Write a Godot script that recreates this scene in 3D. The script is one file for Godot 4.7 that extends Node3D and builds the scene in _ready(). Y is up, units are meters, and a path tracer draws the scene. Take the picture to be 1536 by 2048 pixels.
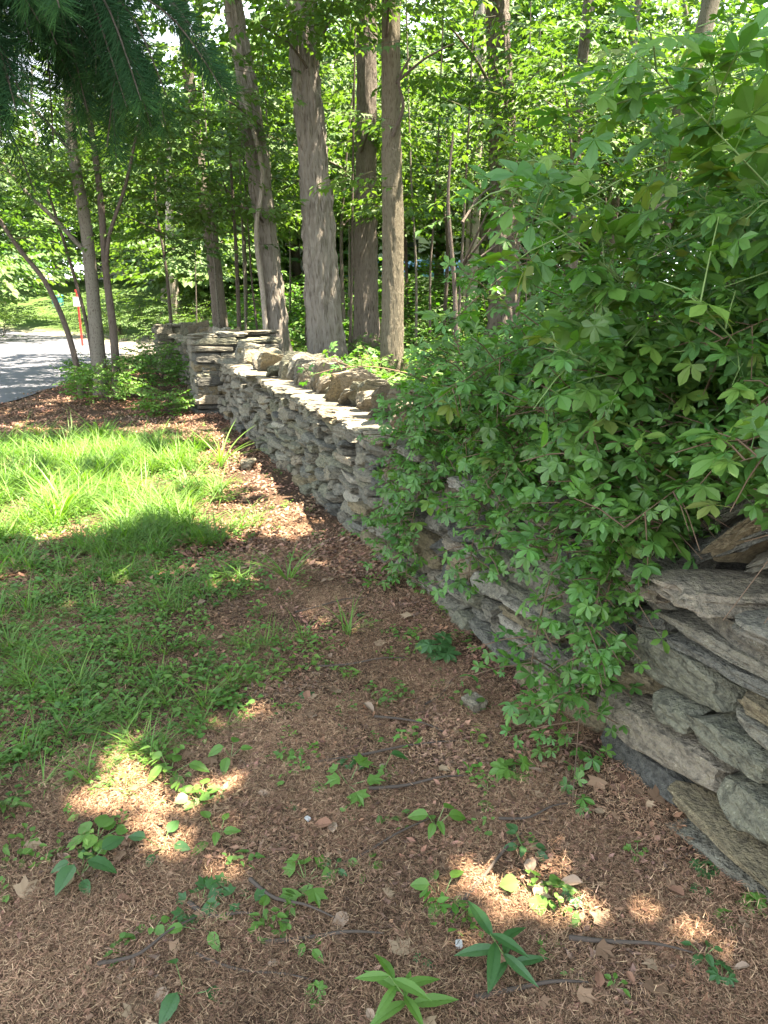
extends Node3D
# A woodland roadside: dry stone wall with pillars, five-leaflet shrubs hanging over it, litter and weeds below, trees behind.
# Tables give places as x (right) and f (forward, metres from the camera); p3() turns them into Godot axes.

var rng := RandomNumberGenerator.new()
var names := {}
var M := {}
var TEX := {}
var bump := FastNoiseLite.new()
var dapple := FastNoiseLite.new()
const SUN := Vector3(0.337, 0.938, 0.075)   # towards the sun
const CAM := Vector3(0, 1.6, 0)

# ---------------------------------------------------------------- small helpers
func p3(x: float, y: float, f: float) -> Vector3:
	return Vector3(x, y, -f)

func rr(a: float, b: float) -> float:
	return rng.randf_range(a, b)

func sstep(a: float, b: float, x: float) -> float:
	var t := clampf((x - a) / (b - a), 0.0, 1.0)
	return t * t * (3.0 - 2.0 * t)

func numbered(called: String) -> String:
	var n: int = names.get(called, 0)
	names[called] = n + 1
	return called if n == 0 else "%s_%03d" % [called, n]

func tag(o: Node, label := "", category := "", group := "", kind := "") -> void:
	if label != "": o.set_meta("label", label)
	if category != "": o.set_meta("category", category)
	if group != "": o.set_meta("group", group)
	if kind != "": o.set_meta("kind", kind)

func thing(called: String, at: Vector3, label: String, category: String, group := "") -> Node3D:
	var o := Node3D.new()
	o.name = numbered(called)
	add_child(o)
	o.position = at
	tag(o, label, category, group)
	return o

func part(called: String, mesh: Mesh, mat: Material, parent: Node3D, xf := Transform3D.IDENTITY) -> MeshInstance3D:
	var o := MeshInstance3D.new()
	o.name = called
	o.mesh = mesh
	o.material_override = mat
	o.transform = xf
	parent.add_child(o, true)
	return o

func top(called: String, mesh: Mesh, mat: Material, xf := Transform3D.IDENTITY) -> MeshInstance3D:
	var o := MeshInstance3D.new()
	o.name = numbered(called)
	o.mesh = mesh
	o.material_override = mat
	o.transform = xf
	add_child(o)
	return o

func push(buf: PackedFloat32Array, b: Basis, o: Vector3, c: Color) -> void:
	buf.append_array(PackedFloat32Array([b.x.x, b.y.x, b.z.x, o.x, b.x.y, b.y.y, b.z.y, o.y, b.x.z, b.y.z, b.z.z, o.z, c.r, c.g, c.b, 1.0]))

func many(called: String, mesh: Mesh, mat: Material, buf: PackedFloat32Array, parent: Node) -> MultiMeshInstance3D:
	var mm := MultiMesh.new()
	mm.transform_format = MultiMesh.TRANSFORM_3D
	mm.use_colors = true
	mm.mesh = mesh
	mm.instance_count = buf.size() / 16
	mm.buffer = buf
	var o := MultiMeshInstance3D.new()
	o.name = called
	o.multimesh = mm
	o.material_override = mat
	parent.add_child(o, true)
	return o

# ---------------------------------------------------------------- meshes
class MB:
	var v := PackedVector3Array()
	var c := PackedColorArray()
	func tri(a: Vector3, b: Vector3, d: Vector3, col: Color) -> void:
		v.append(a); v.append(b); v.append(d)
		c.append(col); c.append(col); c.append(col)
	func quad(a: Vector3, b: Vector3, d: Vector3, e: Vector3, col: Color) -> void:
		tri(a, b, d, col)
		tri(a, d, e, col)
	func done() -> ArrayMesh:
		var arr := []
		arr.resize(Mesh.ARRAY_MAX)
		arr[Mesh.ARRAY_VERTEX] = v
		arr[Mesh.ARRAY_COLOR] = c
		var m := ArrayMesh.new()
		m.add_surface_from_arrays(Mesh.PRIMITIVE_TRIANGLES, arr)
		return m

func profile(shape: int, t: float) -> float:
	match shape:
		0: return pow(sin(PI * pow(t, 0.72)), 0.85)          # ovate
		1: return pow(sin(PI * pow(t, 1.35)), 0.9)           # obovate
		2: return sin(PI * pow(t, 0.8)) * 0.98               # lance
		3: return (1.0 - t * t) * (0.55 + 0.45 * minf(1.0, t * 5.0)) # grass
		_: return 1.0 - t

func blade(mb: MB, base: Vector3, dir: Vector3, up: Vector3, L: float, W: float, segs: int, shape: int, fold: float, droop: float, col: Color, wave := 0.0, rib := 0.0) -> void:
	dir = dir.normalized()
	var side := dir.cross(up).normalized()
	var nrm := side.cross(dir).normalized()
	var pc := base
	var pl := base
	var pr := base
	for i in range(1, segs + 1):
		var t := float(i) / segs
		var w := W * 0.5 * profile(shape, t)
		if wave > 0.0 and i < segs:
			w *= 1.0 + (wave if i % 2 == 0 else -wave)
		var c := base + dir * L * t - nrm * droop * L * t * t
		var l := c - side * w + nrm * fold * w
		var r := c + side * w + nrm * fold * w
		if i == 1:
			mb.tri(base, l, c, col); mb.tri(base, c, r, col)
		elif i == segs and w < 0.02 * W:
			mb.tri(pl, c, pc, col); mb.tri(pc, c, pr, col)
		else:
			mb.quad(pl, l, c, pc, col); mb.quad(pc, c, r, pr, col)
		if rib > 0.0 and i < segs:
			var lift := nrm * (0.012 * L)
			var rw := side * W * 0.028 * (1.2 - t)
			mb.quad(pc - rw + lift, c - rw + lift, c + rw + lift, pc + rw + lift, Color(col.r * (1.0 + rib), col.g * (1.0 + rib * 0.7), col.b * (1.0 + rib * 0.9)))
		pc = c; pl = l; pr = r

const MAPLE := [[0.0, 1.0], [17.0, 0.58], [40.0, 0.88], [62.0, 0.5], [92.0, 0.62], [125.0, 0.3], [180.0, 0.22]]
func maple_leaf(mb: MB, base: Vector3, dir: Vector3, up: Vector3, L: float, col: Color, cheap := false) -> void:
	dir = dir.normalized()
	var side := dir.cross(up).normalized()
	var nrm := side.cross(dir).normalized()
	var c := base + dir * L * 0.3
	for s: float in [-1.0, 1.0]:
		var prev := c + dir * L * 0.72 - nrm * L * 0.14
		var k := 1
		while k < MAPLE.size():
			var a: float = deg_to_rad(MAPLE[k][0])
			var r: float = MAPLE[k][1] * L * 0.72
			var q := c + dir * cos(a) * r + side * s * sin(a) * r - nrm * (0.12 * r * r / L) + nrm * 0.16 * absf(sin(a)) * r
			mb.tri(c, prev, q, col)
			prev = q
			k += 2 if cheap and k < 4 else 1

func twig(mb: MB, a: Vector3, b: Vector3, r: float, col: Color, r2 := -1.0) -> void:
	var d := (b - a).normalized()
	var s := d.cross(Vector3.UP if absf(d.y) < 0.9 else Vector3.RIGHT).normalized()
	var u := s.cross(d)
	if r2 < 0.0: r2 = r * 0.6
	for k in 3:
		var a0 := TAU * k / 3.0
		var a1 := TAU * (k + 1) / 3.0
		var v0 := s * cos(a0) + u * sin(a0)
		var v1 := s * cos(a1) + u * sin(a1)
		mb.quad(a + v0 * r, b + v0 * r2, b + v1 * r2, a + v1 * r, col)

func jit(c: Color, k: float) -> Color:
	var a := rr(1.0 - k, 1.0 + k)
	return Color(c.r * a * rr(1.0 - k * 0.5, 1.0 + k * 0.5), c.g * a, c.b * a * rr(1.0 - k * 0.5, 1.0 + k * 0.5))

# a leafy twig in the x z plane, from the origin towards +x; tones: the same leaves in eight tints
# detail 0 lobed leaves, 1 plain pointed leaves, 2 oval leaves
func spray_template(seed_: int, n: int, R: float, leaf: float, detail: int, warm := 0.0, twigs := true) -> Dictionary:
	rng.seed = seed_
	var mb := MB.new()
	if twigs: twig(mb, Vector3.ZERO, Vector3(R, -0.06 * R, 0), 0.005, Color(0.8, 0.45, 0.6))
	for i in n:
		var t := (i + 0.8) / n
		var s := 1.0 if i % 2 == 0 else -1.0
		var at := Vector3(R * t, -0.06 * R * t, 0)
		var out := Vector3(rr(0.25, 0.9), rr(-0.35, 0.1), s * rr(0.6, 1.1)).normalized()
		if i >= n - 1: out = Vector3(1, -0.2, rr(-0.3, 0.3)).normalized()
		var reach := at + out * rr(0.05, 0.22) * R * (1.2 - t)
		var up := Vector3(rr(-0.45, 0.45), 1.0, rr(-0.45, 0.45)).normalized()
		var col := jit(Color(1, 1, 1), 0.22)
		var d := out + Vector3(0, -0.25, 0)
		var L := leaf * rr(0.75, 1.2)
		match detail:
			0: maple_leaf(mb, reach, d, up, L, col, true)
			1: kite(mb, reach, d, up, L, L * rr(0.7, 0.95), col)
			_: blade(mb, reach, d, up, L, L * 0.55, 3, 0, 0.2, 0.15, col)
	return tones(mb, warm)

func tones(mb: MB, warm: float) -> Dictionary:
	var list := []
	for k in 8:
		var w := 0.72 + 0.075 * k
		var tint := Color(w * (1.0 + warm * (k - 3.5) * 0.09), w, w * (1.0 - warm * (k - 3.5) * 0.07))
		var c := PackedColorArray()
		c.resize(mb.c.size())
		for i in c.size(): c[i] = mb.c[i] * tint
		list.append(c)
	return {"v": mb.v, "c": list}

# leaves of one crown gathered into one mesh
class Acc:
	var v := PackedVector3Array()
	var c := PackedColorArray()
	func add(t: Dictionary, xf: Transform3D, tone: int) -> void:
		v.append_array(xf * (t.v as PackedVector3Array))
		c.append_array(t.c[tone])

func kite(mb: MB, base: Vector3, dir: Vector3, up: Vector3, L: float, W: float, col: Color) -> void:
	dir = dir.normalized()
	var side := dir.cross(up).normalized()
	var nrm := side.cross(dir)
	var m := base + dir * L * 0.42
	mb.tri(base, m - side * W * 0.5 + nrm * L * 0.06, base + dir * L - nrm * L * 0.12, col)
	mb.tri(base, base + dir * L - nrm * L * 0.12, m + side * W * 0.5 + nrm * L * 0.06, col)

# indexed tubes with smooth normals and uv (u round in metres, v along in metres)
class TB:
	var v := PackedVector3Array()
	var n := PackedVector3Array()
	var uv := PackedVector2Array()
	var ix := PackedInt32Array()
	func done() -> ArrayMesh:
		var arr := []
		arr.resize(Mesh.ARRAY_MAX)
		arr[Mesh.ARRAY_VERTEX] = v
		arr[Mesh.ARRAY_NORMAL] = n
		arr[Mesh.ARRAY_TEX_UV] = uv
		arr[Mesh.ARRAY_INDEX] = ix
		var m := ArrayMesh.new()
		m.add_surface_from_arrays(Mesh.PRIMITIVE_TRIANGLES, arr)
		return m

func curve_points(pts: Array, n: int) -> Array:
	# Catmull-Rom through pts
	var out := []
	var k := pts.size()
	for i in n:
		var t := float(i) / (n - 1) * (k - 1)
		var j := mini(int(t), k - 2)
		var u := t - j
		var a: Vector3 = pts[maxi(j - 1, 0)]
		var b: Vector3 = pts[j]
		var c: Vector3 = pts[j + 1]
		var d: Vector3 = pts[mini(j + 2, k - 1)]
		out.append(b.cubic_interpolate(c, a, d, u))
	return out

func tube(tb: TB, pts: Array, r0: float, r1: float, sides: int, rough := 0.0, flare := 0.0, seed_ := 0.0) -> void:
	var first := tb.v.size()
	var n := pts.size()
	var along := 0.0
	var ref := Vector3(0.2, 0.1, 1).normalized()
	for i in n:
		var p: Vector3 = pts[i]
		var tan: Vector3 = ((pts[mini(i + 1, n - 1)] as Vector3) - (pts[maxi(i - 1, 0)] as Vector3)).normalized()
		if i > 0: along += p.distance_to(pts[i - 1])
		var s := tan.cross(ref)
		if s.length() < 0.05: s = tan.cross(Vector3.RIGHT)
		s = s.normalized()
		var u := s.cross(tan).normalized()
		ref = u
		var t := float(i) / (n - 1)
		var r := lerpf(r0, r1, t) * (1.0 + flare * exp(-along * 3.0))
		for k in sides + 1:
			var a := TAU * (k % sides) / sides
			var d := s * cos(a) + u * sin(a)
			var q := r
			if rough > 0.0:
				var w := bump.get_noise_3d(cos(a) * 150.0 * sqrt(r0) + seed_, along * 30.0, sin(a) * 150.0 * sqrt(r0))
				var w2 := bump.get_noise_3d(cos(a) * 18.0 + seed_, along * 7.0, sin(a) * 18.0)
				q += rough * (absf(w) * 1.6 - 0.4) * r0 + rough * 0.8 * w2 * r0
				if flare > 0.0: q += r0 * flare * 0.8 * exp(-along * 3.5) * cos(a * 5.0 + seed_)
			tb.v.append(p + d * q)
			tb.n.append(d)
			tb.uv.append(Vector2(float(k) / sides * TAU * r0, along))
	for i in n - 1:
		for k in sides:
			var a := first + i * (sides + 1) + k
			var b := a + sides + 1
			tb.ix.append_array(PackedInt32Array([a, a + 1, b, a + 1, b + 1, b]))

func smooth_tube_normals(tb: TB, first: int, n: int, sides: int) -> void:
	# normals from the displaced rings, so that bark plates catch light
	for i in n:
		for k in sides + 1:
			var at := first + i * (sides + 1) + k
			var l := first + i * (sides + 1) + (k - 1 + sides) % sides
			var r := first + i * (sides + 1) + (k + 1) % sides
			var d := first + maxi(i - 1, 0) * (sides + 1) + k
			var u := first + mini(i + 1, n - 1) * (sides + 1) + k
			var nn := (tb.v[r] - tb.v[l]).cross(tb.v[u] - tb.v[d])
			if nn.dot(tb.n[at]) < 0.0: nn = -nn
			if nn.length() > 1e-9: tb.n[at] = nn.normalized()

func rock_mesh(seed_: int, n: int, rough: float, cuts: int, power: float, deep := 0.62, uneven := 1.0) -> ArrayMesh:
	rng.seed = seed_
	var nz := FastNoiseLite.new()
	nz.seed = seed_
	nz.frequency = 0.9
	nz.fractal_octaves = 4
	var planes := []
	for k in cuts:
		var d := Vector3(rr(-1, 1), rr(-1, 1), rr(-1, 1)).normalized()
		planes.append([d, rr(0.74, 1.0) * (absf(d.x) + absf(d.y) + absf(d.z)) * deep])
	var mb := MB.new()
	var faces := [[Vector3.RIGHT, Vector3.UP, Vector3.BACK], [Vector3.LEFT, Vector3.UP, Vector3.FORWARD], [Vector3.UP, Vector3.RIGHT, Vector3.FORWARD], [Vector3.DOWN, Vector3.RIGHT, Vector3.BACK], [Vector3.BACK, Vector3.UP, Vector3.LEFT], [Vector3.FORWARD, Vector3.UP, Vector3.RIGHT]]
	for fc in faces:
		var grid := []
		for i in n + 1:
			for j in n + 1:
				var a := 2.0 * i / n - 1.0
				var b := 2.0 * j / n - 1.0
				var p: Vector3 = fc[0] + fc[1] * a + fc[2] * b
				var l: float = pow(pow(absf(p.x), power) + pow(absf(p.y), power) + pow(absf(p.z), power), 1.0 / power)
				p = p / l
				for pl in planes:
					var over: float = p.dot(pl[0]) - pl[1]
					if over > 0.0: p -= (pl[0] as Vector3) * over
				var w := nz.get_noise_3d(p.x * 1.4 + seed_ * 3.0, p.y * 0.9, p.z * 1.4)
				var w2 := nz.get_noise_3d(p.x * 5.0, p.y * 3.0 + seed_, p.z * 5.0)
				p *= 1.0 + rough * w + rough * 0.5 * w2
				p.x *= 1.0 + uneven * 0.2 * nz.get_noise_2d(p.z * 1.6 + seed_, p.y * 1.2)
				p.z *= 1.0 + uneven * 0.14 * nz.get_noise_2d(p.x * 2.0 + 31.0, p.y * 1.2 + seed_)
				p.y *= 1.0 + uneven * 0.3 * nz.get_noise_2d(p.x * 1.3 + seed_, p.z * 0.8 + 17.0)
				grid.append(p * 0.5)
		for i in n:
			for j in n:
				var q := i * (n + 1) + j
				mb.quad(grid[q], grid[q + n + 1], grid[q + n + 2], grid[q + 1], Color.WHITE)
	return mb.done()

# ---------------------------------------------------------------- textures and materials
func noise_tex(seed_: int, freq: float, octaves: int, stops: Array, size := 512, kind := FastNoiseLite.TYPE_SIMPLEX_SMOOTH, ridged := false, warp := 0.0, gain := 0.55) -> NoiseTexture2D:
	var n := FastNoiseLite.new()
	n.seed = seed_
	n.noise_type = kind
	n.frequency = freq
	n.fractal_type = FastNoiseLite.FRACTAL_RIDGED if ridged else FastNoiseLite.FRACTAL_FBM
	n.fractal_octaves = octaves
	n.fractal_gain = gain
	if warp > 0.0:
		n.domain_warp_enabled = true
		n.domain_warp_amplitude = warp
		n.domain_warp_frequency = freq * 0.8
	var t := NoiseTexture2D.new()
	t.width = size
	t.height = size
	t.seamless = true
	t.noise = n
	if stops.size():
		var g := Gradient.new()
		var off := PackedFloat32Array()
		var col := PackedColorArray()
		for s in stops:
			off.append(s[0])
			col.append((s[1] as Color).linear_to_srgb())
		g.offsets = off
		g.colors = col
		t.color_ramp = g
	return t

func mat(called: String, col: Color, rough: float, spec := 0.4) -> StandardMaterial3D:
	var m := StandardMaterial3D.new()
	m.resource_name = called
	m.albedo_color = col.linear_to_srgb()
	m.roughness = rough
	m.metallic_specular = spec
	m.cull_mode = BaseMaterial3D.CULL_DISABLED
	M[called] = m
	return m

func tri_maps(m: StandardMaterial3D, color: Texture2D, height: Texture2D, relief: float, scale: Vector3, world := true) -> void:
	m.uv1_triplanar = true
	m.uv1_world_triplanar = world
	m.uv1_scale = scale
	m.uv1_triplanar_sharpness = 4.0
	if color: m.albedo_texture = color
	if height:
		m.heightmap_enabled = true
		m.heightmap_texture = height
		m.heightmap_scale = relief

func leaf_mat(called: String, col: Color, rough: float, through: Color, spec := 0.5) -> StandardMaterial3D:
	var m := mat(called, col, rough, spec)
	m.vertex_color_use_as_albedo = true
	m.backlight_enabled = true
	m.backlight = through
	return m

func make_materials() -> void:
	TEX.stone = noise_tex(3, 0.011, 6, [[0.0, Color(0.16, 0.155, 0.14)], [0.38, Color(0.42, 0.41, 0.37)], [0.55, Color(0.62, 0.6, 0.54)], [0.7, Color(0.5, 0.49, 0.4)], [0.85, Color(0.95, 0.93, 0.85)], [1.0, Color(1, 1, 0.95)]], 1024, FastNoiseLite.TYPE_SIMPLEX_SMOOTH, false, 0.0, 0.68)
	TEX.stone_height = noise_tex(4, 0.02, 7, [], 1024, FastNoiseLite.TYPE_SIMPLEX_SMOOTH, false, 0.0, 0.66)
	TEX.stone_cell = noise_tex(5, 0.03, 4, [], 512, FastNoiseLite.TYPE_PERLIN, true)
	TEX.bark = noise_tex(7, 0.016, 5, [[0.0, Color(0.2, 0.165, 0.14)], [0.3, Color(0.5, 0.45, 0.4)], [0.55, Color(0.85, 0.8, 0.74)], [1.0, Color(1, 0.98, 0.94)]], 1024, FastNoiseLite.TYPE_PERLIN, true, 60.0)
	TEX.bark_height = noise_tex(7, 0.016, 5, [], 1024, FastNoiseLite.TYPE_PERLIN, true, 60.0)
	TEX.soil = noise_tex(9, 0.03, 6, [[0.0, Color(0.3, 0.28, 0.26)], [0.35, Color(0.62, 0.58, 0.55)], [0.55, Color(0.85, 0.82, 0.8)], [0.75, Color(1.0, 0.98, 0.95)], [1.0, Color(1.25, 1.2, 1.1)]], 1024)
	TEX.soil_height = noise_tex(10, 0.05, 6, [], 1024)
	TEX.asphalt = noise_tex(12, 0.12, 4, [[0.0, Color(0.55, 0.55, 0.57)], [0.5, Color(0.85, 0.85, 0.86)], [1.0, Color(1.15, 1.15, 1.15)]], 1024)
	TEX.siding = noise_tex(14, 0.01, 3, [[0.0, Color(0.88, 0.88, 0.87)], [1.0, Color(1, 1, 1)]], 256)
	# stones: cool grey, warm grey, ochre, pale, dark, green grey
	var tints := [Color(0.245, 0.238, 0.21), Color(0.30, 0.28, 0.23), Color(0.32, 0.265, 0.175), Color(0.40, 0.375, 0.325), Color(0.165, 0.162, 0.15), Color(0.25, 0.245, 0.19), Color(0.28, 0.26, 0.22), Color(0.34, 0.295, 0.235)]
	for i in tints.size():
		var m := mat("stone%d" % i, tints[i], 0.92, 0.35)
		tri_maps(m, TEX.stone, TEX.stone_height, 1.3, Vector3(2.6, 3.2, 2.6) if i % 2 == 0 else Vector3(1.9, 2.3, 1.9))
	var mo := mat("mortar", Color(0.13, 0.12, 0.105), 1.0, 0.2)
	tri_maps(mo, TEX.soil, TEX.soil_height, 2.0, Vector3(2, 2, 2))
	for b in [["bark_grey", Color(0.25, 0.23, 0.2), Vector3(2.2, 0.3, 1), 3.2], ["bark_brown", Color(0.18, 0.158, 0.135), Vector3(2.6, 0.42, 1), 2.6], ["bark_olive", Color(0.17, 0.152, 0.112), Vector3(3.4, 0.55, 1), 2.0], ["bark_dark", Color(0.12, 0.10, 0.085), Vector3(3.0, 0.6, 1), 1.2], ["bark_pale", Color(0.34, 0.31, 0.27), Vector3(2.4, 0.5, 1), 1.2], ["bark_smooth", Color(0.165, 0.155, 0.13), Vector3(2.0, 1.2, 1), 0.6]]:
		var m := mat(b[0], b[1], 0.95, 0.3)
		m.albedo_texture = TEX.bark
		m.uv1_scale = b[2]
		m.heightmap_enabled = true
		m.heightmap_texture = TEX.bark_height
		m.heightmap_scale = b[3]
	var g := mat("soil", Color(1, 1, 1), 0.95, 0.25)
	g.vertex_color_use_as_albedo = true
	tri_maps(g, TEX.soil, TEX.soil_height, 2.2, Vector3(1.3, 1.3, 1.3))
	var a := mat("asphalt", Color(0.115, 0.115, 0.125), 0.9, 0.3)
	tri_maps(a, TEX.asphalt, TEX.asphalt, 0.5, Vector3(0.9, 0.9, 0.9))
	leaf_mat("maple", Color(0.105, 0.185, 0.042), 0.55, Color(0.97, 1.0, 0.55))
	leaf_mat("far_leaf", Color(0.105, 0.185, 0.042), 0.6, Color(0.97, 1.0, 0.55))
	leaf_mat("shrub_leaf", Color(0.11, 0.23, 0.046), 0.45, Color(0.88, 1.0, 0.45), 0.55)
	leaf_mat("small_leaf", Color(0.125, 0.24, 0.042), 0.58, Color(0.88, 1.0, 0.4), 0.5)
	leaf_mat("grass_blade", Color(0.135, 0.245, 0.04), 0.5, Color(0.92, 1.0, 0.45), 0.5)
	leaf_mat("pine_needle", Color(0.022, 0.06, 0.022), 0.8, Color(0.4, 0.5, 0.3), 0.2)
	leaf_mat("weed_leaf", Color(0.125, 0.24, 0.042), 0.48, Color(0.88, 1.0, 0.42), 0.5)
	leaf_mat("weed_leaf_deep", Color(0.065, 0.15, 0.045), 0.42, Color(0.8, 1.0, 0.42), 0.5)
	leaf_mat("litter", Color(1, 1, 1), 0.85, Color(0.3, 0.25, 0.2), 0.3)
	leaf_mat("dead_leaf", Color(1, 1, 1), 0.8, Color(0.45, 0.38, 0.3), 0.35)
	mat("green_stem", Color(0.13, 0.2, 0.06), 0.6)
	mat("brown_stem", Color(0.115, 0.075, 0.045), 0.8)
	mat("stick", Color(0.065, 0.05, 0.038), 0.95)
	var w := mat("white_siding", Color(0.74, 0.75, 0.76), 0.8)
	tri_maps(w, TEX.siding, null, 0.0, Vector3(0.4, 0.4, 0.4))
	mat("blue_panel", Color(0.13, 0.27, 0.55), 0.6)
	mat("roof_shingle", Color(0.16, 0.155, 0.16), 0.95)
	mat("dark_glass", Color(0.03, 0.035, 0.04), 0.1, 0.6)
	mat("red_paint", Color(0.5, 0.05, 0.035), 0.55)
	mat("pale_paint", Color(0.7, 0.66, 0.66), 0.6)
	mat("teal_plastic", Color(0.06, 0.26, 0.28), 0.45)
	mat("bench_wood", Color(0.10, 0.08, 0.065), 0.9)
	mat("pebble", Color(0.36, 0.34, 0.31), 0.9)

# ---------------------------------------------------------------- ground
func wall_side(x: float, f: float) -> float:   # metres behind the wall's front face
	return (x - 0.23) * 0.932 + (f - 3.9) * 0.361

func wall_at(f: float, behind: float) -> Vector2:
	return Vector2(0.23 - 0.3875 * (f - 3.9), f) + Vector2(0.932, 0.361) * behind

func ground_h(x: float, f: float) -> float:
	var wd := minf(wall_side(x, f), (x + 5.3) * 0.8)
	var h := 0.42 * sstep(0.2, 0.6, wd) + 0.3 * sstep(0.8, 6.0, wd)
	h += 0.018 * bump.get_noise_2d(x * 60.0, f * 60.0) * (1.0 - sstep(14.0, 30.0, f)) * sstep(-6.2, -5.4, x) + 0.03 * bump.get_noise_2d(x * 14.0, f * 14.0) * sstep(-7.0, -5.4, x)
	h -= 0.06 * (1.0 - sstep(-6.3, -5.2, x)) * (1.0 - sstep(38.0, 44.0, f))
	h += 2.6 * sstep(33.0, 52.0, f) * sstep(-5.0, -16.0, x) + 0.9 * sstep(20.0, 45.0, f) * sstep(-9.0, -2.0, x)
	return h

func road_centre(t: float) -> Vector2:
	var pts := [Vector2(-9.3, -14), Vector2(-9.3, 0), Vector2(-9.3, 9), Vector2(-9.6, 16), Vector2(-11.4, 22.5), Vector2(-15.5, 28.5), Vector2(-22, 35), Vector2(-31, 43), Vector2(-46, 50), Vector2(-64, 55)]
	var k := clampf(t, 0.0, 0.9999) * (pts.size() - 1)
	var j := int(k)
	return (pts[j] as Vector2).cubic_interpolate(pts[j + 1], pts[maxi(j - 1, 0)], pts[mini(j + 2, pts.size() - 1)], k - j)

func spaced(stops: Array) -> PackedFloat32Array:
	var out := PackedFloat32Array()
	for i in stops.size() - 1:
		var a: float = stops[i][0]
		var b: float = stops[i + 1][0]
		var n := int(ceil((b - a) / stops[i][1]))
		for k in n: out.append(a + (b - a) * k / n)
	out.append(stops[-1][0])
	return out

func build_ground() -> void:
	var xs := spaced([[-220.0, 30.0], [-40.0, 2.5], [-14.0, 0.5], [-6.8, 0.14], [3.0, 0.35], [9.0, 2.0], [40.0, 30.0], [220.0, 1.0]])
	var fs := spaced([[-120.0, 20.0], [-10.0, 1.0], [-1.0, 0.14], [9.0, 0.3], [20.0, 1.0], [70.0, 15.0], [300.0, 1.0]])
	var v := PackedVector3Array()
	var nn := PackedVector3Array()
	var cc := PackedColorArray()
	var ix := PackedInt32Array()
	var brown := Color(0.105, 0.068, 0.045)
	var wood := Color(0.085, 0.082, 0.042)
	var lawn := Color(0.10, 0.17, 0.045)
	for i in xs.size():
		for j in fs.size():
			var x := xs[i]
			var f := fs[j]
			var h := ground_h(x, f)
			v.append(p3(x, h, f))
			var e := 0.12
			nn.append(Vector3(-(ground_h(x + e, f) - h) / e, 1.0, (ground_h(x, f + e) - h) / e).normalized())
			var k := sstep(0.3, 1.6, wall_side(x, f))
			var c := brown.lerp(wood, maxf(k, sstep(12.0, 18.0, f)))
			c = c.lerp(lawn, sstep(25.0, 29.0, f + 2.0 * dapple.get_noise_2d(x * 3.0, f * 3.0)))
			c = c.lerp(Color(0.36, 0.33, 0.28), sstep(-5.9, -7.0, x + 0.6 * dapple.get_noise_2d(x * 9.0, f * 9.0)) * sstep(20.5, 22.5, f) * (1.0 - sstep(30.0, 33.0, f - 0.5 * maxf(0.0, -x - 9.0))))  # pale gravel by the road, lightened to stand in for the clearing's sunlight
			var w := 1.0 + 0.35 * bump.get_noise_2d(x * 25.0 + 50.0, f * 25.0)
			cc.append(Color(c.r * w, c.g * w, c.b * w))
	for i in xs.size() - 1:
		for j in fs.size() - 1:
			var a := i * fs.size() + j
			var b := a + fs.size()
			ix.append_array(PackedInt32Array([a, a + 1, b, b, a + 1, b + 1]))
	var arr := []
	arr.resize(Mesh.ARRAY_MAX)
	arr[Mesh.ARRAY_VERTEX] = v
	arr[Mesh.ARRAY_NORMAL] = nn
	arr[Mesh.ARRAY_COLOR] = cc
	arr[Mesh.ARRAY_INDEX] = ix
	var m := ArrayMesh.new()
	m.add_surface_from_arrays(Mesh.PRIMITIVE_TRIANGLES, arr)
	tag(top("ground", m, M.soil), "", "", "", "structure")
	# the road, a ribbon laid on the ground
	var n := 90
	var across := 8
	var rv := PackedVector3Array()
	var rn := PackedVector3Array()
	var ri := PackedInt32Array()
	for i in n + 1:
		var c := road_centre(float(i) / n)
		var d := (road_centre(float(i) / n + 0.004) - road_centre(float(i) / n - 0.004)).normalized()
		if d.length() < 0.5: d = Vector2(0, 1)
		var side := Vector2(d.y, -d.x)
		for k in across + 1:
			var u := (float(k) / across - 0.5) * 6.6
			var edge := 0.12 * bump.get_noise_2d(i * 40.0, u * 5.0) if k == 0 or k == across else 0.0
			var q := c + side * (u + edge)
			rv.append(p3(q.x, ground_h(q.x, q.y) + 0.016, q.y))
			rn.append(Vector3.UP)
	for i in n:
		for k in across:
			var a := i * (across + 1) + k
			var b := a + across + 1
			ri.append_array(PackedInt32Array([a, b, a + 1, a + 1, b, b + 1]))
	arr = []
	arr.resize(Mesh.ARRAY_MAX)
	arr[Mesh.ARRAY_VERTEX] = rv
	arr[Mesh.ARRAY_NORMAL] = rn
	arr[Mesh.ARRAY_INDEX] = ri
	m = ArrayMesh.new()
	m.add_surface_from_arrays(Mesh.PRIMITIVE_TRIANGLES, arr)
	tag(top("road", m, M.asphalt), "", "", "", "structure")

# ---------------------------------------------------------------- sun pools: crown leaves are left out above these spots
# gaps as x, f, half width, half length on the ground
var fleck := FastNoiseLite.new()
const GAPS := [[-2.7, 5.7, 1.0, 0.62], [-1.95, 6.7, 0.75, 0.95], [-3.3, 7.3, 0.8, 0.5], [-1.25, 5.35, 0.4, 0.4], [-2.0, 8.55, 0.6, 0.33], [-2.7, 9.2, 0.4, 0.3],
	[-0.7, 5.8, 0.32, 0.8], [-0.42, 5.0, 0.3, 0.55], [-0.8, 4.9, 0.32, 0.35], [-2.3, 5.25, 1.2, 0.5], [-1.0, 6.9, 0.15, 0.3], [-0.22, 3.27, 0.2, 0.15], [-0.8, 2.04, 0.27, 0.2], [0.22, 1.6, 0.27, 0.14],
	[0.6, 1.5, 0.22, 0.1], [0.98, 1.5, 0.16, 0.09], [-3.6, 11.2, 0.5, 0.3], [-2.75, 10.0, 0.25, 0.3], [-4.7, 11.6, 0.7, 0.25], [-2.35, 10.6, 0.45, 0.3], [-0.35, 2.45, 0.16, 0.05]]

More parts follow.
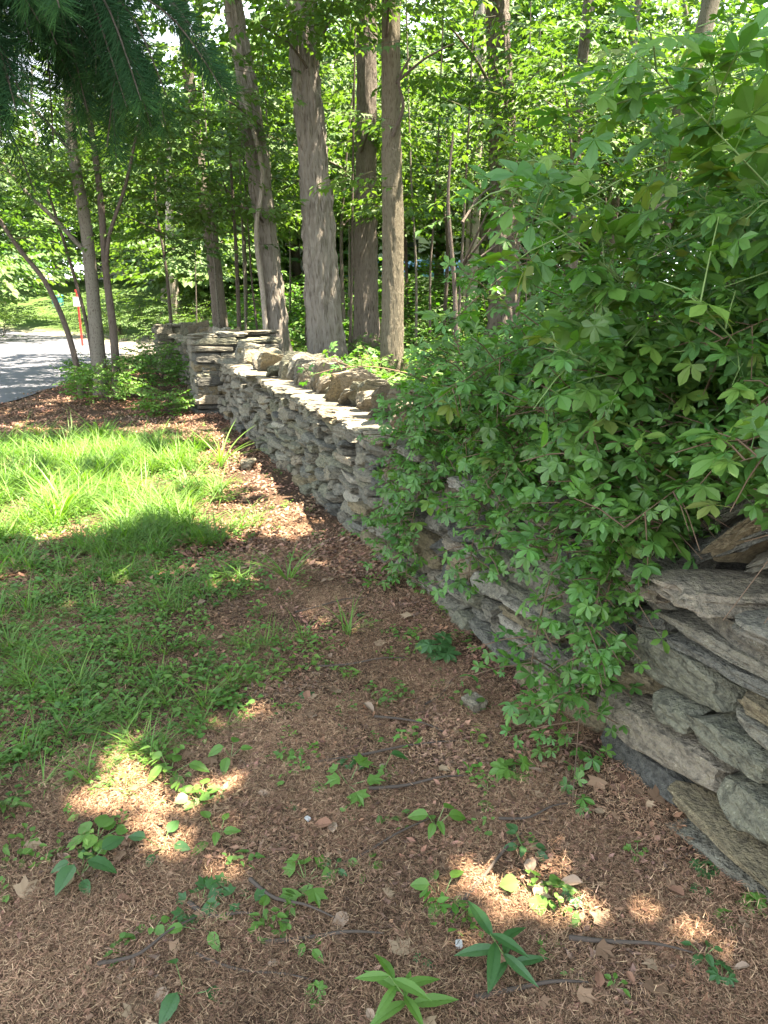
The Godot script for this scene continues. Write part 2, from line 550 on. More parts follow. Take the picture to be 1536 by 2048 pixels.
func sunlit(x: float, f: float) -> bool:
	var tiny := fleck.get_noise_2d(x, f)
	for g in GAPS:
		var a: float = (x - g[0]) / g[2]
		var b: float = (f - g[1]) / g[3]
		if a * a + b * b < 1.0 + 1.3 * dapple.get_noise_2d(x * 30.0, f * 30.0) + 0.9 * tiny: return true
	var wd := wall_side(x, f)
	if wd > -0.3 and wd < 0.5 and f > 4.3 and f < 9.9:
		return dapple.get_noise_2d(x * 14.0, f * 22.0) > -0.05
	if f < 9.5 and wd < 0.1 and tiny > (0.12 if f > 3.9 and f < 5.2 and x < -0.5 else 0.24 if f > 2.4 and f < 5.2 and x < -0.6 else 0.32): return true
	if wd > 0.2 and f < 7.0 and tiny > 0.14: return true
	if x < -5.0 and f > 9.0:
		if f > 22.0 and x > -26.0: return true
		return dapple.get_noise_2d(x * 9.0, f * 16.0) > 0.12
	if wd > 0.8 and f > 8.0:
		return dapple.get_noise_2d(x * 11.0, f * 11.0) > (0.0 if f < 13.0 else -0.2)
	return false

# the same, widened by half a twig and looked up on a grid
var mask := PackedByteArray()
const MX := -15.0
const MF := -3.0
const MS := 0.07
func make_mask() -> void:
	var nx := 330
	var nf := 440
	var raw := PackedByteArray()
	raw.resize(nx * nf)
	for i in nx:
		for j in nf: raw[i * nf + j] = 1 if sunlit(MX + i * MS, MF + j * MS) else 0
	for round_ in 1:
		mask = raw.duplicate()
		for i in range(1, nx - 1):
			for j in range(1, nf - 1):
				if raw[i * nf + j] == 0 and raw[(i - 1) * nf + j] + raw[(i + 1) * nf + j] + raw[i * nf + j - 1] + raw[i * nf + j + 1] > 0: mask[i * nf + j] = 1
		raw = mask

func open_above(x: float, f: float) -> bool:
	var i := int((x - MX) / MS)
	var j := int((f - MF) / MS)
	if i < 0 or j < 0 or i >= 330 or j >= 440: return false
	return mask[i * 440 + j] == 1

# ---------------------------------------------------------------- walls
var ROCKS := []
var SLABS := []
var BLOCKS := []
var TILTED := []

func stone_mat() -> Material:
	return M["stone%d" % [0, 0, 1, 1, 2, 3, 4, 5, 5, 6, 6, 7][rng.randi() % 12]]

func join(list: Array) -> ArrayMesh:
	var st := SurfaceTool.new()
	st.begin(Mesh.PRIMITIVE_TRIANGLES)
	for e in list: st.append_from(e[0], 0, e[1])
	return st.commit()

func wall_xf(s: Vector2, y: float, along: Vector2, size: Vector3, roll := 0.0, yaw := 0.0, pitch := 0.0) -> Transform3D:
	# size: length along, height, depth outwards
	var ax := Vector3(along.x, 0, -along.y)
	var az := ax.cross(Vector3.UP)
	var b := Basis(ax, Vector3.UP, az)
	b = b * Basis.from_euler(Vector3(pitch, yaw, roll))
	return Transform3D(b * Basis.from_scale(size), p3(s.x, y, s.y))

func build_wall(called: String, label: String, f0: float, f1: float, H: float, individual: int) -> void:
	var along := Vector2(-0.361, 0.932)
	var mid := wall_at((f0 + f1) * 0.5, 0.25)
	var t := thing(called, p3(mid.x, 0, mid.y), label, "wall")
	var L := (f1 - f0) / 0.932
	var start := wall_at(f0, 0.0)
	var behind := Vector2(0.932, 0.361)
	var found := []
	# face courses
	var split := clampf((2.7 - f0) / 0.932, 0.0, L)   # bigger slabs at the near end
	for section in [[0.0, split, 0.085, 0.15, 0.26, 0.6], [split, L, 0.055, 0.115, 0.14, 0.42]]:
		if section[1] - section[0] < 0.2: continue
		var y := -0.03
		while y < H - 0.02:
			var th := minf(rr(section[2], section[3]), H - y)
			if H - y - th < 0.035: th = H - y
			var s: float = section[0] + rr(-0.1, 0.0)
			while s < section[1]:
				var ln := rr(section[4], section[5]) if rng.randf() < 0.75 else rr(0.1, 0.2)
				var at := start + along * (s + ln * 0.5)
				var lift := 0.02 * bump.get_noise_2d((s + ln * 0.5) * 32.0, y * 50.0)
				var inn := 0.07 * y / H + 0.075 + rr(-0.035, 0.03)
				var pieces := [[y + th * 0.5, th]]
				if th > 0.085 and rng.randf() < 0.3: pieces = [[y + th * 0.27, th * 0.54], [y + th * 0.77, th * 0.46]]
				for pc in pieces:
					var q: Vector2 = at + behind * (inn + rr(-0.015, 0.015))
					var xf := wall_xf(q, pc[0] + lift, along, Vector3(ln * rr(0.94, 1.03), pc[1] * rr(0.88, 1.04), 0.25), rr(-0.07, 0.07), rr(-0.11, 0.11), rr(-0.1, 0.1))
					found.append(["stone", ROCKS[rng.randi() % ROCKS.size()], xf, stone_mat(), ln * pc[1] / maxf(1.0, at.length_squared())])
				s += ln
			y += th
	# flat slabs on top
	var s := -0.1
	while s < L:
		var ln := rr(0.2, 0.5)
		var at := start + along * (s + ln * 0.5) + behind * (0.2 + rr(-0.03, 0.03))
		found.append(["ledge_slab", SLABS[rng.randi() % SLABS.size()], wall_xf(at, H + 0.03 + rr(-0.008, 0.008), along, Vector3(ln * rr(0.94, 1.03), rr(0.05, 0.085), rr(0.46, 0.56)), rr(-0.05, 0.05), rr(-0.12, 0.12), rr(-0.03, 0.06)), M["stone%d" % [1, 3, 6, 7][rng.randi() % 4]], 9.0])
		s += ln
	# stones on edge along the back
	s = 0.0
	var lean := 0.4
	while s < L:
		var thick := rr(0.035, 0.095)
		var hgt := rr(0.18, 0.33) if s < L * 0.8 else rr(0.15, 0.25)
		lean = clampf(lean + rr(-0.5, 0.5), -0.5, 1.0)
		var at := start + along * s + behind * (0.36 + rr(-0.05, 0.06))
		var near := at.y < 3.0
		if near: hgt = rr(0.28, 0.42)
		var xf := wall_xf(at, H + 0.06 + hgt * rr(0.36, 0.46), along, Vector3(thick, hgt, rr(0.28, 0.46)), lean, rr(-0.5, 0.5), rr(-0.35, 0.35))
		found.append(["coping_stone", TILTED[rng.randi() % TILTED.size()], xf, M["stone%d" % [0, 1, 3, 6, 7, 5, 2][rng.randi() % 7]], 9.0])
		s += thick * rr(1.15, 1.7) / cos(lean)
	# loose stones between the coping and the slabs
	found.sort_custom(func(a, b): return a[4] > b[4])
	var counts := {}
	var rest := []
	for e in found:
		var xf: Transform3D = e[2]
		xf.origin -= t.position
		counts[e[0]] = counts.get(e[0], 0) + 1
		if counts[e[0]] <= individual: part(e[0], e[1], e[3], t, xf)
		else: rest.append([e[1], xf])
	if rest.size():
		tag(part("small_stones", join(rest), M.stone6, t), "", "", "", "stuff")
	# rubble core
	var mb := MB.new()
	var o := start - along * 0.05
	var e2 := start + along * (L + 0.02)
	var c: Array = []
	for yy in [-0.3, H - 0.01]:
		for bb in [0.07, 0.55]:
			for q in [o, e2]:
				var w: Vector2 = q + behind * (bb + (0.07 if yy > 0.0 and bb < 0.3 else 0.0))
				c.append(p3(w.x, yy, w.y) - t.position)
	mb.quad(c[0], c[1], c[5], c[4], Color.WHITE)
	mb.quad(c[2], c[6], c[7], c[3], Color.WHITE)
	mb.quad(c[4], c[5], c[7], c[6], Color.WHITE)
	mb.quad(c[0], c[4], c[6], c[2], Color.WHITE)
	mb.quad(c[1], c[3], c[7], c[5], Color.WHITE)
	part("core", mb.done(), M.mortar, t)

func build_pillar(label: String, corner: Vector2, width: float, depth: float, H: float) -> void:
	# corner: the front corner on the road side; width runs away from the road, depth along the wall
	var along := Vector2(-0.361, 0.932)
	var behind := Vector2(0.932, 0.361)
	var mid := corner + behind * width * 0.5 + along * depth * 0.5
	var t := thing("stone_pillar", p3(mid.x, 0, mid.y), label, "pillar", "stone pillars of the wall")
	var y := -0.04
	while y < H - 0.03:
		var th := minf(rr(0.07, 0.15), H - y)
		if H - y - th < 0.05: th = H - y
		var last := y + th >= H - 0.001
		for side in 4:
			var span := width if side % 2 == 0 else depth
			var s := 0.0
			while s < span - 0.05:
				var ln := minf(rr(0.3, 0.62), span - s)
				if span - s - ln < 0.16: ln = span - s
				var k := s + ln * 0.5
				var at: Vector2
				var dir: Vector2
				var inset := 0.13 + rr(-0.02, 0.03) - (0.03 if last else 0.0)
				match side:
					0:
						at = corner + behind * k + along * inset
						dir = -behind
					1:
						at = corner + behind * (width - inset) + along * k
						dir = -along
					2:
						at = corner + behind * k + along * (depth - inset)
						dir = behind
					_:
						at = corner + behind * inset + along * k
						dir = along
				var xf := wall_xf(at, y + th * 0.5, dir, Vector3(ln * 0.99, th * rr(0.9, 0.98), 0.3), rr(-0.025, 0.025), rr(-0.05, 0.05), rr(-0.05, 0.05))
				xf.origin -= t.position
				part("stone", BLOCKS[rng.randi() % BLOCKS.size()], stone_mat(), t, xf)
				s += ln
		y += th
	# top slabs
	for k in 3:
		var at := corner + behind * width * (0.18 + 0.32 * k) + along * depth * 0.5
		var xf := wall_xf(at, H + 0.02 + 0.012 * k, -behind, Vector3(width * 0.42, 0.07, depth * rr(0.98, 1.06)), rr(-0.03, 0.03), rr(-0.06, 0.06), rr(-0.03, 0.03))
		xf.origin -= t.position
		part("top_slab", SLABS[k % SLABS.size()], M["stone%d" % [1, 3, 6][k]], t, xf)
	var b := BoxMesh.new()
	b.size = Vector3(width - 0.3, H + 0.2, depth - 0.3)
	var xf2 := wall_xf(mid, H * 0.5 - 0.12, -behind, Vector3.ONE)
	xf2.origin -= t.position
	part("core", b, M.mortar, t, xf2)

# ---------------------------------------------------------------- trees
var SPRAY := {}

func gap_above(p: Vector3) -> bool:
	var k := p.y / SUN.y
	return open_above(p.x - SUN.x * k, -p.z + SUN.z * k)

func add_spray(acc: Acc, called: String, p: Vector3, yaw: float, tilt: float, size: float, tone := -1) -> void:
	var b := Basis.from_euler(Vector3(rr(-0.3, 0.3), yaw, tilt)).scaled_local(Vector3(size, size, size))
	acc.add(SPRAY[called], Transform3D(b, p), rng.randi() % 8 if tone < 0 else clampi(tone + rng.randi() % 3 - 1, 0, 7))

func clumped(acc: Acc, called: String, centre: Vector3, r: Vector3, clumps: int, per: int, size: float, bright := 4, spread := 0.3, minY := 0.6) -> void:
	for k in clumps:
		var d := Vector3(rng.randfn(), rng.randfn(), rng.randfn()).normalized() * pow(rng.randf(), 0.42)
		var c := centre + d * r
		var tone := clampi(bright + rng.randi() % 5 - 2, 0, 7)
		for i in per:
			var p := c + Vector3(rng.randfn() * spread * r.x, rng.randfn() * spread * 0.32 * r.y, rng.randfn() * spread * r.z)
			if p.y < minY: continue
			if -p.z < 12.0 and gap_above(p): continue
			var gx := p.x - SUN.x * p.y / SUN.y
			var gf := -p.z + SUN.z * p.y / SUN.y
			if p.y > 3.6 and gf > 20.0 and gf < 30.0 + maxf(0.0, -gx - 12.0) and gx < -6.2 and gx > -24.0: continue  # leaves left out so sun reaches the roadside clearing
			var yaw := atan2(-(p.z - centre.z), p.x - centre.x) + rr(-1.0, 1.0)
			add_spray(acc, called, p, yaw, rr(-0.35, 0.12), size * rr(0.75, 1.25), tone)

func tree(called: String, label: String, pts: Array, r0: float, r1: float, bark: String, group := "", sides := 12, rings := 26, rough := 0.0, flare := 0.25) -> Node3D:
	# pts: x, y, f of the trunk's axis
	var base := p3(pts[0][0], ground_h(pts[0][0], pts[0][2]), pts[0][2])
	var t := thing(called, base, label, "tree", group)
	var w := []
	for p in pts: w.append(p3(p[0], p[1], p[2]) - base)
	w[0] = Vector3(0, -0.12, 0)
	var tb := TB.new()
	var cp := curve_points(w, rings)
	tube(tb, cp, r0, r1, sides, rough, flare, base.x * 7.0)
	if rough > 0.0: smooth_tube_normals(tb, 0, rings, sides)
	part("trunk", tb.done(), M[bark], t)
	return t

func limb(t: Node3D, pts: Array, r0: float, r1: float, bark: String, sides := 6) -> void:
	var w := []
	for p in pts: w.append(p3(p[0], p[1], p[2]) - t.position)
	var tb := TB.new()
	tube(tb, curve_points(w, maxi(6, pts.size() * 4)), r0, r1, sides)
	part("limb", tb.done(), M[bark], t)

func crown(t: Node3D, acc: Acc, m: String, called := "crown") -> void:
	if acc.v.is_empty(): return
	var arr := []
	arr.resize(Mesh.ARRAY_MAX)
	arr[Mesh.ARRAY_VERTEX] = Transform3D(Basis.IDENTITY, -t.position) * acc.v
	arr[Mesh.ARRAY_COLOR] = acc.c
	var mesh := ArrayMesh.new()
	mesh.add_surface_from_arrays(Mesh.PRIMITIVE_TRIANGLES, arr)
	part(called, mesh, M[m], t)

# ---------------------------------------------------------------- build
func _ready() -> void:
	rng.seed = 11
	bump.seed = 5
	bump.frequency = 0.05
	bump.fractal_octaves = 3
	dapple.seed = 21
	dapple.frequency = 0.05
	dapple.fractal_octaves = 3
	fleck.seed = 8
	fleck.frequency = 2.6
	fleck.fractal_octaves = 2
	# camera
	var cam := Camera3D.new()
	cam.name = "camera"
	cam.fov = 69.4
	cam.near = 0.05
	cam.far = 600.0
	add_child(cam)
	cam.position = CAM
	cam.rotation_degrees = Vector3(-16.35, 0, 0)
	cam.current = true
	# sky and sun
	var env := Environment.new()
	env.background_mode = Environment.BG_SKY
	var sky := Sky.new()
	var sm := ProceduralSkyMaterial.new()
	sm.sky_top_color = Color(0.66, 0.72, 0.80)
	sm.sky_horizon_color = Color(0.94, 0.95, 0.95)
	sm.sky_curve = 0.22
	sm.ground_bottom_color = Color(0.25, 0.28, 0.2)
	sm.ground_horizon_color = Color(0.6, 0.65, 0.6)
	sm.sun_angle_max = 3.0
	sm.energy_multiplier = 0.66
	sky.sky_material = sm
	env.sky = sky
	env.tonemap_mode = Environment.TONE_MAPPER_LINEAR
	env.tonemap_exposure = 10.8
	env.sdfgi_enabled = true
	env.ssao_enabled = true
	env.ssil_enabled = true
	var we := WorldEnvironment.new()
	we.name = "world_environment"
	we.environment = env
	add_child(we)
	var sun := DirectionalLight3D.new()
	sun.name = "sun"
	sun.light_energy = 1.6
	sun.light_color = Color(1.0, 0.95, 0.87)
	sun.light_angular_distance = 0.5
	sun.shadow_enabled = true
	add_child(sun)
	sun.look_at_from_position(SUN * 50.0, Vector3.ZERO, Vector3.FORWARD)

	make_mask()
	make_materials()
	build_ground()
	for i in 14: ROCKS.append(rock_mesh(100 + i, 9, 0.03, 9, 40.0, 0.78))
	for i in 8: BLOCKS.append(rock_mesh(150 + i, 8, 0.025, 5, 40.0, 0.84, 0.4))
	for i in 5: SLABS.append(rock_mesh(200 + i, 10, 0.07, 4, 12.0))
	for i in 8: TILTED.append(rock_mesh(300 + i, 9, 0.04, 9, 40.0, 0.78))
	SPRAY.roof_a = spray_template(401, 4, 0.12, 0.15, 1, 0.3, false)
	SPRAY.roof_b = spray_template(402, 4, 0.14, 0.14, 1, 0.3, false)
	SPRAY.maple_a = spray_template(403, 13, 0.75, 0.15, 0, 0.5)
	SPRAY.maple_b = spray_template(404, 12, 0.7, 0.14, 0, 0.5)
	SPRAY.oval = spray_template(405, 16, 0.7, 0.11, 2, 0.2)
	SPRAY.far_a = spray_template(406, 14, 1.1, 0.24, 1, 0.8)
	SPRAY.far_b = spray_template(407, 14, 1.0, 0.21, 1, 0.8)
	SPRAY.bush = spray_template(408, 12, 0.34, 0.06, 1, 0.3)
	rng.seed = 12
	build_wall("stone_wall", "long dry stone wall with upright coping, nearest the camera, shrubs hanging over it", -0.8, 10.32, 0.70, 300)
	build_wall("stone_wall", "short dry stone wall running between the two stone pillars", 11.0, 15.9, 0.74, 120)
	build_pillar("broad stacked-slab stone pillar at the far end of the long wall", Vector2(-2.56, 10.2), 1.16, 0.7, 1.04)
	build_pillar("farther, smaller stone pillar beside the road at the wall's end", Vector2(-4.75, 15.9), 0.85, 0.7, 0.95)
	build_trees()
	build_understorey()
	build_background()
	build_pine()
	build_shrubs()
	build_floor()
	build_weeds()
	build_roadside()

func build_trees() -> void:
	rng.seed = 31
	var big := []   # [tree, x, f] that share the high canopy
	var t := tree("shagbark_tree", "thick shaggy-barked trunk leaning left just behind the wall, dappled with sun", [[-0.94, 0.6, 12.5], [-1.02, 2.2, 12.5], [-1.12, 4.0, 12.5], [-1.25, 6.0, 12.5], [-1.35, 9.5, 12.6]], 0.30, 0.15, "bark_grey", "", 64, 300, 0.2, 0.35)
	limb(t, [[-1.3, 7.0, 12.5], [-2.4, 8.4, 11.6], [-3.6, 9.6, 10.4]], 0.1, 0.03, "bark_grey")
	limb(t, [[-1.32, 7.6, 12.5], [-0.4, 9.0, 11.0], [0.2, 9.8, 9.2]], 0.1, 0.03, "bark_grey")
	big.append([t, -1.35, 11.5])
	t = tree("maple_tree", "grey-brown trunk standing second of the trio, partly hidden by the slimmer olive trunk", [[-0.33, 0.6, 14.5], [-0.34, 2.5, 14.5], [-0.3, 5.0, 14.6], [-0.3, 10.0, 14.6]], 0.25, 0.14, "bark_brown", "", 56, 240, 0.13, 0.2)
	limb(t, [[-0.3, 7.5, 14.6], [0.9, 9.0, 15.0], [2.4, 9.8, 15.6]], 0.09, 0.03, "bark_brown")
	big.append([t, -0.3, 15.5])
	t = tree("maple_tree", "slim straight olive-brown trunk nearest of the trio behind the wall", [[0.12, 0.6, 11.5], [0.13, 2.5, 11.5], [0.10, 5.0, 11.5], [0.16, 9.5, 11.4]], 0.178, 0.10, "bark_olive", "", 48, 240, 0.11, 0.15)
	limb(t, [[0.12, 6.6, 11.5], [0.9, 8.0, 10.2], [1.6, 9.2, 8.8]], 0.08, 0.025, "bark_olive")
	limb(t, [[0.12, 3.72, 11.35], [0.26, 4.05, 11.2], [0.20, 4.35, 11.1], [0.36, 4.6, 10.9]], 0.03, 0.012, "bark_dark")
	big.append([t, 0.9, 9.0])
	t = tree("shagbark_tree", "leaning shaggy trunk behind the broad pillar with a thin vine up its side", [[-1.86, 0.6, 13.5], [-1.98, 2.2, 13.5], [-2.2, 4.6, 13.5], [-2.45, 6.5, 13.5], [-2.6, 9.5, 13.4]], 0.205, 0.12, "bark_grey", "", 52, 240, 0.18, 0.25)
	limb(t, [[-2.06, 0.6, 13.3], [-2.08, 1.6, 13.25], [-2.14, 2.6, 13.2], [-2.0, 3.6, 13.2], [-2.3, 4.8, 13.2]], 0.05, 0.03, "bark_pale")
	limb(t, [[-2.5, 7.0, 13.5], [-3.6, 8.6, 12.4], [-4.8, 9.6, 11.2]], 0.09, 0.03, "bark_grey")
	big.append([t, -4.2, 12.5])
	t = tree("maple_tree", "straight dark trunk rising behind the left half of the broad pillar", [[-3.62, 0.6, 17.0], [-3.72, 2.5, 17.0], [-3.95, 5.0, 17.0], [-4.1, 9.5, 17.0]], 0.17, 0.1, "bark_brown", "", 20, 60, 0.08, 0.15)
	big.append([t, -4.4, 17.5])
	t = tree("dead_snag", "stout snag-like trunk with peeling patchy bark beyond the shrubs", [[2.35, 0.7, 15.0], [2.32, 2.5, 15.0], [2.2, 4.4, 15.0], [2.0, 6.5, 15.0], [1.8, 9.0, 15.2]], 0.31, 0.16, "bark_brown", "", 52, 220, 0.24, 0.3)
	limb(t, [[2.25, 3.9, 14.8], [2.0, 4.7, 14.4], [1.6, 5.3, 14.0], [1.0, 5.8, 13.6]], 0.05, 0.015, "bark_dark")
	limb(t, [[2.25, 3.9, 14.8], [2.15, 4.8, 14.5], [1.8, 5.6, 14.3]], 0.045, 0.015, "bark_dark")
	big.append([t, 3.2, 15.5])
	t = tree("maple_tree", "pale grey trunk behind the peeling snag, its base in the undergrowth", [[2.2, 0.9, 20.0], [2.25, 3.0, 20.0], [2.3, 6.0, 20.0], [2.3, 10.0, 20.0]], 0.2, 0.12, "bark_pale", "", 18, 40, 0.07, 0.15)
	big.append([t, 2.3, 20.5])
	t = tree("maple_tree", "smooth grey trunk leaning right above the shrubs, widest of the upper right trunks", [[4.6, 0.7, 14.0], [4.75, 2.6, 14.0], [5.0, 4.2, 14.0], [5.4, 6.4, 14.0], [5.9, 9.5, 14.0]], 0.2, 0.11, "bark_smooth", "", 20, 50, 0.05, 0.2)
	big.append([t, 5.9, 13.0])
	t = tree("young_tree", "thin dark trunk crossing close beside the leaning smooth grey trunk", [[5.6, 0.8, 16.0], [5.7, 3.0, 16.0], [5.95, 5.0, 16.0], [6.1, 9.0, 16.0]], 0.12, 0.07, "bark_dark", "", 12, 24)
	big.append([t, 6.5, 17.0])
	t = tree("young_tree", "slender brown trunk with peeling bark at the upper right corner, leaning right", [[5.9, 0.8, 13.5], [6.1, 3.0, 13.5], [6.5, 4.6, 13.5], [7.2, 6.5, 13.5], [7.9, 8.5, 13.5]], 0.1, 0.06, "bark_brown", "", 12, 24)
	big.append([t, 8.2, 12.5])
	t = tree("young_tree", "narrow brown trunk right of the snag, rising through the sunlit leaves", [[4.05, 0.8, 16.5], [3.95, 3.0, 16.5], [3.9, 5.5, 16.5], [4.05, 9.0, 16.5]], 0.14, 0.09, "bark_brown", "", 14, 30, 0.06)
	big.append([t, 4.0, 18.0])
	t = tree("young_tree", "straight thin trunk between the narrow brown trunk and the leaning one", [[5.5, 0.8, 19.0], [5.5, 3.0, 19.0], [5.6, 6.0, 19.0], [5.7, 9.0, 19.0]], 0.11, 0.07, "bark_dark", "", 10, 20)
	big.append([t, 6.0, 21.0])
	# leafy low boughs of the tall trees, hanging across their trunks
	for e in [[0, -1.7, 5.1, 11.4, 1.1, 0.55, 9], [0, -0.5, 5.5, 11.6, 1.0, 0.5, 8], [1, -0.2, 4.4, 13.4, 1.0, 0.45, 7], [2, 0.9, 4.7, 10.8, 1.1, 0.55, 8], [2, 0.0, 5.3, 10.6, 0.9, 0.4, 6], [3, -2.9, 4.6, 12.6, 1.2, 0.6, 10], [5, 2.6, 5.2, 13.6, 1.4, 0.8, 12], [1, 0.4, 3.2, 13.2, 0.7, 0.25, 4], [3, -2.4, 3.0, 12.9, 0.8, 0.3, 4]]:
		var lb := Acc.new()
		clumped(lb, "maple_a", p3(e[1], e[2], e[3]), Vector3(e[4], e[5], e[4]), e[6], 9, 0.85, 4, 0.32, 1.0)
		crown(big[e[0]][0], lb, "maple", "low_bough")
		var b0: Array = big[e[0]]
		limb(b0[0], [[(b0[0] as Node3D).position.x - 0.1, e[2] - 0.4, -(b0[0] as Node3D).position.z], [lerpf((b0[0] as Node3D).position.x, e[1], 0.5), e[2] - 0.1, lerpf(-(b0[0] as Node3D).position.z, e[3], 0.5)], [e[1], e[2], e[3]]], 0.025, 0.008, "bark_dark", 5)
	# trees outside the picture whose crowns roof the path
	for o in [[4.6, 1.2, 0.2], [6.6, 5.4, 0.24], [8.4, 9.5, 0.22], [-13.6, 13.5, 0.22], [-14.2, 20.0, 0.22]]:
		t = tree("canopy_tree", "tall broadleaf tree whose crown shades the path from outside the picture", [[o[0], 0, o[1]], [o[0] + 0.1, 3.0, o[1]], [o[0] - 0.1, 6.0, o[1] + 0.2], [o[0] - 0.3, 9.5, o[1] + 0.3]], o[2], 0.1, "bark_brown", "shade trees around the path", 12, 20)
		limb(t, [[o[0], 6.0, o[1]], [o[0] - 1.2, 7.6, o[1] + 0.8], [o[0] - 2.4, 8.8, o[1] + 1.6]], 0.09, 0.03, "bark_brown")
		limb(t, [[o[0], 6.4, o[1]], [o[0] + 1.0, 8.0, o[1] - 0.8], [o[0] + 1.8, 9.0, o[1] - 1.6]], 0.09, 0.03, "bark_brown")
		big.append([t, o[0] - 0.3, o[1] + 0.3])
	# the shared high canopy: each twig belongs to the nearest tree
	var accs := []
	for b in big: accs.append(Acc.new())
	for k in 104000:
		var low := k >= 82000   # thicker where the path lies in unbroken shade
		var x := rr(-0.6, 6.0) if low else rr(-14.0, 11.0)
		var f := rr(-0.1, 5.0) if low else rr(-0.2, 25.0)
		var y := rr(6.3, 10.5)
		if f < 9.0 and x < -2.6: continue   # crowns left out on the road side so sky light fills in
		if x < -5.5 and x > -11.5 and rng.randf() < 0.5: continue
		var kk := y / SUN.y
		if open_above(x - SUN.x * kk, f + SUN.z * kk): continue
		var best := 0
		var bd := 1e9
		for i in big.size():
			var dx: float = x - big[i][1]
			var df: float = f - big[i][2]
			var d := dx * dx + df * df
			if d < bd:
				bd = d
				best = i
		add_spray(accs[best], "roof_a" if best % 3 else "roof_b", p3(x, y, f), rr(0, TAU), rr(-0.4, 0.4), rr(0.8, 1.25))
	for i in big.size():
		crown(big[i][0], accs[i], "maple")

